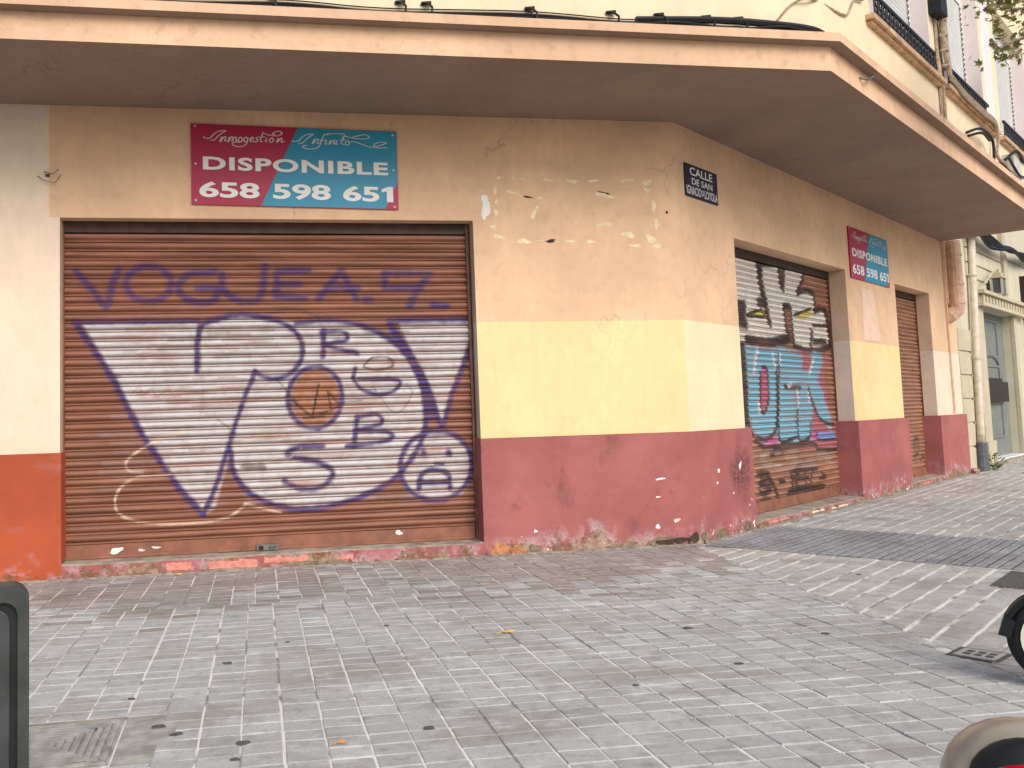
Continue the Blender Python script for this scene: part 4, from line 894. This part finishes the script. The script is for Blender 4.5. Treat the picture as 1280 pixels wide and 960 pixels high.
b = MB(); b.tube([FB(14.15, .08, 5.4), FB(14.05, .08, 4.6), FB(13.75, .08, 2.6), FB(13.6, .08, 1.0), FB(13.55, .08, .6)], .078, M['pvc'], 12); b.build('pipe', t, smooth=True)
b = MB(); b.tube([FB(13.55, .08, .62), FB(13.52, .08, .0)], .118, M['pipe_grey'], 12); b.build('foot_sleeve', t)
for z, s_ in ((4.4, 14.0), (2.5, 13.73), (1.3, 13.63)):
    b = MB(); b.tube([FB(s_, .08, z-.03), FB(s_, .08, z+.03)], .092, M['pvc'], 12); b.build('bracket', t)
b = MB()
for k in range(5): b.tube(spline([FB(13.8, .1+.05*k, 5.55-.05*k), FB(15.5, .2, 5.42-.06*k+random.uniform(-.04, .04)), FB(17.5, .2+.03*k, 5.32+random.uniform(-.05, .05)), FB(19.5, .2, 5.45-.05*k), FB(23, .15, 5.6)], 6), .04, M['black'], 5)
tag(b.build('cable_bundle'), 'dark sagging cable bundle along the pale house above its door', 'cables')
kb = MB(); kb.box(FB, 12.9, 22, .9, 1.1, -.02, .025, M['step']); kb.build('kerb_strip', pave)
# weed at the pipe foot
wd = MB()
for k in range(46):
    a = random.uniform(0, 6.28); r0 = random.uniform(.02, .42); h = random.uniform(.08, .42)*(1-.5*r0); px_, py_ = FB(13.95+.1*math.cos(a), .22, 0)[:2]
    c0 = Vector((px_+r0*math.cos(a), py_+r0*math.sin(a)*.6, h)); s_ = random.uniform(.04, .08); d = Vector((math.cos(a), math.sin(a), random.uniform(-.2, .7)))*s_; e = Vector((-math.sin(a), math.cos(a), random.uniform(-.4, .4)))*s_*.5
    wd.add([c0-d, c0+e, c0+d, c0-e], [(0, 1, 2), (0, 2, 3)], M['weed'])
    if k % 4 == 0: wd.tube([(px_, py_, 0), c0], .006, M['weed'], 4)
tag(wd.build('weed', recalc=False), 'small green weed growing at the foot of the white downpipe', 'plant')

# ================================================================== TREE (trunk stands outside the view, twigs reach in)
tr = thing('plane_tree', 'plane tree twigs with sparse browning leaves in the top right corner', 'tree', (5.6, -3.2, 0))
b = MB(); b.tube([(5.6, -3.2, 0), (5.62, -3.18, 1.5), (5.55, -3.1, 3.2), (5.5, -3.0, 5.2), (5.6, -2.8, 7.5)], [.2, .17, .15, .12, .06], M['bark'], 10); b.build('trunk', tr, smooth=True)
b = MB(); tips = []
for br in ([(5.5, -3.0, 5.0), (4.9, -2.2, 5.7), (4.3, -1.3, 5.95), (3.75, -.95, 6.02), (3.2, -1.25, 5.95)], [(4.3, -1.3, 5.95), (3.9, -1.25, 5.65), (3.3, -1.42, 5.42), (2.95, -1.58, 5.25)], [(4.9, -2.2, 5.7), (4.5, -1.0, 6.2), (4.2, -.55, 6.4), (3.9, -.8, 6.3)], [(5.55, -3.1, 5.8), (5.2, -1.8, 6.6), (4.9, -.7, 6.6), (4.5, -.45, 6.2)]):
    Q = spline(br, 6); b.tube(Q, list(np.linspace(.03, .008, len(Q))), M['bark'], 5); tips += Q[8:]
b.build('branch', tr)
def leaf(c0, s_, mat, mb):
    d = Vector((random.gauss(0, 1), random.gauss(0, 1), random.gauss(-.3, .6))).normalized(); n_ = Vector((random.gauss(0, 1), random.gauss(0, 1), random.gauss(0, 1))); e = d.cross(n_).normalized(); up_ = d.cross(e)*s_*.12
    pts = [(0, 0), (.35, .5), (.3, .22), (.75, .42), (.62, .15), (1.1, 0), (.62, -.15), (.75, -.42), (.3, -.22), (.35, -.5)]
    mb.add([c0+d*(x*s_)+e*(y*s_)+up_*abs(y)*2 for x, y in pts], [(0, 1, 2), (0, 2, 4, 5), (2, 3, 4), (0, 5, 6, 8), (6, 7, 8), (0, 8, 9)], mat)
lf = MB()
for _ in range(480):
    p = Vector(random.choice(tips)); leaf(p+Vector((random.gauss(0, .13), random.gauss(0, .13), random.gauss(-.03, .10))), random.uniform(.05, .11), M['leafy'] if random.random() < .72 else M['leafy2'], lf)
for _ in range(900):
    p = Vector((random.gauss(5.7, .9), random.gauss(-3.0, .9), random.gauss(7.2, .8))); leaf(p, random.uniform(.1, .18), M['leafy'], lf)
lf.build('crown', tr, recalc=False)

# ================================================================== STREET FURNITURE AND VEHICLES
def grounded(name, label, cat, x, y, group=None): return thing(name, label, cat, (x, y, 0), group)
# dark grey post at the left edge
vd = Vector((-5.9-CAM.x, -6.11-CAM.y, 0)).normalized(); rx_ = Vector((vd.y, -vd.x, 0))
def FP(u, o, z): return tuple(Vector((-5.9, -6.11, 0))+rx_*u-vd*o+Vector((0, 0, z)))
ps = grounded('dock_post', 'dark grey metal post with rounded top and recessed face at the left edge', 'post', -5.9, -6.11)
def rrect(u0, u1, z0, z1, r, n=7):
    P = [(u0, z0), (u1, z0)]
    for c_, a0 in (((u1-r, z1-r), 0), ((u0+r, z1-r), math.pi/2)):
        P += [(c_[0]+r*math.cos(a0+k/n*math.pi/2), c_[1]+r*math.sin(a0+k/n*math.pi/2)) for k in range(n+1)]
    return P
def slab(P, o0, o1, mat, mb):
    n = len(P); mb.add([FP(a, o0, e) for a, e in P]+[FP(a, o1, e) for a, e in P], [tuple(range(n)), tuple(range(n, 2*n))]+[(k, (k+1) % n, n+(k+1) % n, n+k) for k in range(n)], mat)
b = MB(); slab(rrect(-.42, .018, 0, .932, .065), -.09, 0, M['post'], b); b.build('body', ps, bevel=.006)
ro, ri = rrect(-.42, .018, 0, .932, .065), rrect(-.382, -.022, .0, .872, .05)
b = MB(); n = len(ro)
b.add([FP(a, .035, e) for a, e in ro]+[FP(a, .035, e) for a, e in ri]+[FP(a, .0, e) for a, e in ro]+[FP(a, .0, e) for a, e in ri], [f_ for k in range(1, n) for f_ in ((k, (k+1) % n, n+(k+1) % n, n+k), (k, (k+1) % n, 2*n+(k+1) % n, 2*n+k), (n+k, n+(k+1) % n, 3*n+(k+1) % n, 3*n+k))], M['post']); b.build('rim', ps)
b = MB(); slab(ri, .001, .004, M['black'], b); b.build('channel', ps)
b = MB(); slab(rrect(-.36, -.048, .0, .845, .05), .005, .022, M['post'], b); b.build('face_panel', ps, bevel=.004)
# stone access cover with nested ridges
cv_ = thing('access_cover', 'worn grey access cover with nested square ridges set in the paving at the left', 'manhole cover', (-6.0, -5.08, 0))
x0, x1, y0, y1 = -6.42, -5.70, -5.40, -4.77
one(FW, x0, x1, y0, y1, -.02, -.001, M['cover'], 'cover_plate', cv_)
for k in range(8):
    i0 = .012+k*.039; rw = .024; a, e, c_, d_ = x0+i0, x1-i0, y0+i0, y1-i0
    if e-a < .05 or d_-c_ < .06: break
    b = MB()
    b.box(FW, a, e, c_, c_+rw, -.002, .011, M['cover']); b.box(FW, a, e, d_-rw, d_, -.002, .011, M['cover']); b.box(FW, a, a+rw, c_+rw, d_-rw, -.002, .011, M['cover']); b.box(FW, e-rw, e, c_+rw, d_-rw, -.002, .011, M['cover']); b.build('ridge', cv_, bevel=.003)
b = MB(); b.box(FW, -5.86, -5.80, -4.90, -4.86, -.001, .009, M['castdark']); b.build('lifting_slot', cv_); b = MB(); b.box(FW, -5.86, -5.80, -5.36, -5.33, -.001, .009, M['castdark']); b.build('lifting_slot', cv_)
b = MB(); b.box(FW, -5.69, -5.43, -5.46, -4.72, -.02, -.0015, M['cover']); b.box(FW, -7.2, -5.69, -4.76, -4.705, -.02, -.002, M['step']); b.build('mortar_border', pave)
# small cast water cover
wc = thing('water_cover', 'small dark framed cast cover with slots near the moped wheel', 'manhole cover', (-.72, -4.86, 0))
def FD(x, y, z): return (-.765+x*math.cos(.52)-y*math.sin(.52), -4.865+x*math.sin(.52)+y*math.cos(.52), z)
b = MB(); b.box(FD, -.13, .13, -.14, .14, -.02, .003, M['castdark']); b.build('frame', wc)
b = MB(); b.box(FD, -.10, .10, -.11, .11, -.01, .0065, M['castlight']); b.build('lid', wc, bevel=.003)
for k in range(3):
    for j in range(2): one(FD, -.06+j*.07, -.01+j*.07, -.085+k*.06, -.045+k*.06, .006, .0078, M['castdark'], 'slot', wc)
# moped wheel at the right edge (the rest stands outside the view)
C0 = Vector((-.882, -5.568, 0)); vdm = Vector((C0.x-CAM.x, C0.y-CAM.y, 0)).normalized(); rm = Vector((vdm.y, -vdm.x, 0)); bkv = vdm
def FM(a, h, d): return tuple(C0+rm*a+Vector((0, 0, h))-vdm*d)      # a to the right, h up, d towards the viewer
mp = grounded('parked_moped', 'black moped with cream whitewall tyre cut off by the right edge', 'moped', C0.x, C0.y)
def ring(mb, R_, r_, mat, h0=.25, a0=0, n=32, m_=10, sq=1., dc=0.):
    vs = []; fs = []
    for i in range(n):
        t = 2*math.pi*i/n
        for j in range(m_):
            q = 2*math.pi*j/m_; rr = R_+r_*math.cos(q)*sq; vs.append(FM(a0+rr*math.cos(t), h0+rr*math.sin(t), dc+r_*math.sin(q)))
    for i in range(n):
        for j in range(m_): fs.append((i*m_+j, ((i+1) % n)*m_+j, ((i+1) % n)*m_+(j+1) % m_, i*m_+(j+1) % m_))
    mb.add(vs, fs, mat)
def disc(mb, R0, R1, d, mat, h0=.25, a0=0, n=32):
    vs = [FM(a0+r_*math.cos(2*math.pi*i/n), h0+r_*math.sin(2*math.pi*i/n), dd) for r_, dd in ((R0, d+.004), (R1, d)) for i in range(n)]
    mb.add(vs, [(i, (i+1) % n, n+(i+1) % n, n+i) for i in range(n)], mat)
for a0 in (0, 1.15):
    b = MB(); ring(b, .195, .055, M['tyre'], a0=a0, m_=14); wh = b.build('wheel', mp, smooth=True)
    b = MB(); disc(b, .184, .140, .0570, M['whitewall'], a0=a0); disc(b, .184, .140, -.0570, M['whitewall'], a0=a0); b.build('whitewall', wh, recalc=False)
    b = MB(); ring(b, .13, .018, M['steel'], a0=a0); 
    for k in range(9): t_ = k*2*math.pi/9; b.tube([FM(a0+.03*math.cos(t_), .25+.03*math.sin(t_), .02), FM(a0+.13*math.cos(t_), .25+.13*math.sin(t_), .0)], .006, M['steel'], 5)
    b.tube([FM(a0, .25, -.06), FM(a0, .25, .06)], .035, M['steel'], 10); b.build('rim', wh)
b = MB(); n = 16; vs = []
prof = [(-.060, -.02), (-.054, .008), (0, .018), (.054, .008), (.060, -.02)]
angs = np.linspace(R(176), R(10), n)
for t_ in angs:
    for d_, e_ in prof: rr = .258+e_; vs.append(FM(rr*math.cos(t_), .25+rr*math.sin(t_), d_))
b.add(vs, [(i*5+j, i*5+j+1, (i+1)*5+j+1, (i+1)*5+j) for i in range(n-1) for j in range(4)], M['black'])
b.add([FM(-.245, .37, .064), FM(-.245, .37, -.064), FM(-.282, .265, -.066), FM(-.282, .265, .066), FM(-.20, .34, .064), FM(-.225, .25, .064), FM(-.225, .25, -.064)], [(0, 1, 2, 3), (3, 2, 6, 5), (0, 3, 5, 4), (1, 2, 6)], M['black']); b.build('mudguard', mp, recalc=False)
b = MB(); b.tube([FM(0, .25, .07), FM(.3, .62, .07), FM(.5, .5, .0), FM(.9, .45, 0), FM(1.05, .75, 0), FM(1.15, .25, .06)], .03, M['black'], 8); b.tube([FM(1.05, .75, 0), FM(.98, 1.0, 0)], .025, M['steel'], 8); b.tube([FM(.98, 1.0, -.3), FM(.98, 1.0, .3)], .016, M['steel'], 8); b.build('frame', mp)
b = MB(); b.tube([FM(.16, .68, 0), FM(.35, .72, 0), FM(.62, .69, 0)], [.07, .11, .07], M['black'], 10); b.build('saddle', mp, smooth=True)
# beige scooter tail close to the camera, bottom right
C1 = Vector((-3.30, -7.86, 0)); v1 = Vector((C1.x-CAM.x, C1.y-CAM.y, 0)).normalized(); r1 = Vector((v1.y, -v1.x, 0))
def FT(a, h, d): return tuple(C1+r1*a+Vector((0, 0, h))-v1*d)
sc_ = grounded('parked_scooter', 'dusty beige scooter rear with red lamp at the bottom right corner', 'scooter', C1.x, C1.y)
def dome(mb, cxx, h, rx2, rz2, d0, depth, mat, t0=0., t1=math.pi/2, n=28, m_=8):
    vs = []; fs = []
    for i in range(m_+1):
        q = t0+(t1-t0)*i/m_
        for k in range(n): t_ = 2*math.pi*k/n; vs.append(FT(cxx+rx2*math.cos(q)*math.cos(t_), h+rz2*math.cos(q)*math.sin(t_), d0+depth*math.sin(q)))
    for i in range(m_):
        for k in range(n): fs.append((i*n+k, i*n+(k+1) % n, (i+1)*n+(k+1) % n, (i+1)*n+k))
    mb.add(vs, fs, mat)
HT = .566
b = MB(); dome(b, .0, HT, .192, .166, -.10, .18, M['beige'], -1.2, .86); b.build('tail_shell', sc_, smooth=True)
b = MB(); dome(b, .01, HT+.034, .138, .124, .014, .05, M['black'], -.3, 1.57); b.build('trim_ring', sc_, smooth=True)
b = MB(); dome(b, .012, HT+.018, .120, .098, .037, .05, M['redlens'], 0, 1.57); b.build('tail_lamp', sc_, smooth=True)
def dome_body(mb):
    mb.tube([FT(.05, HT-.05, -.15), FT(.5, HT-.0, -.2), FT(.8, HT-.1, -.2), FT(1.1, .35, -.2)], [.11, .12, .12, .1], M['beige'], 12)
b = MB(); dome_body(b); b.build('body', sc_, smooth=True)
b = MB(); b.tube([FT(.3, HT+.06, -.2), FT(.6, HT+.12, -.2), FT(.85, HT+.1, -.2)], [.05, .08, .05], M['black'], 10); b.build('saddle', sc_, smooth=True)
for a in (.12, 1.2):
    b = MB(); vs = []
    for i in range(24):
        t_ = 2*math.pi*i/24
        for j in range(8): q = 2*math.pi*j/8; rr = .16+.05*math.cos(q); vs.append(FT(a+rr*math.cos(t_), .21+rr*math.sin(t_), -.2+.05*math.sin(q)))
    b.add(vs, [(i*8+j, ((i+1) % 24)*8+j, ((i+1) % 24)*8+(j+1) % 8, i*8+(j+1) % 8) for i in range(24) for j in range(8)], M['tyre']); b.tube([FT(a, .21, -.24), FT(a, .21, -.16)], .11, M['steel'], 12); b.build('wheel', sc_, smooth=True)
# fallen leaves
def fallen(x, y, s_, mat, label, ang):
    b = MB(); pts = [(-.5, 0), (-.2, .3), (.0, .15), (.25, .36), (.3, .1), (.62, .0), (.3, -.12), (.2, -.34), (-.05, -.16), (-.3, -.22)]
    top = [(x+s_*(a*math.cos(ang)-e*math.sin(ang)), y+s_*(a*math.sin(ang)+e*math.cos(ang)), .006+.05*s_*abs(math.sin(3*a+2*e))) for a, e in pts]
    b.add(top+[(x, y, .022)], [(k, (k+1) % 10, 10) for k in range(10)], mat); b.tube([(x-s_*.5*math.cos(ang), y-s_*.5*math.sin(ang), .008), (x-s_*.95*math.cos(ang+.2), y-s_*.95*math.sin(ang+.2), .006)], .004, mat, 4)
    tag(b.build('fallen_leaf', recalc=False), label, 'leaf', 'fallen leaves on the pavement')
fallen(-3.27, -3.51, .11, M['yleaf'], 'yellow fallen leaf lying on the pavers in mid pavement', .1)
fallen(-4.65, -5.40, .05, M['oleaf'], 'tiny orange leaf on the pavers in the foreground', .2)
fallen(-5.72, -.16, .09, M['yleaf'], 'small yellow leaf lying against the step of the wide shutter', .1)
fallen(-4.90, .02, .08, M['oleaf'], 'orange leaf scrap on the step beside the floor lock', .6)
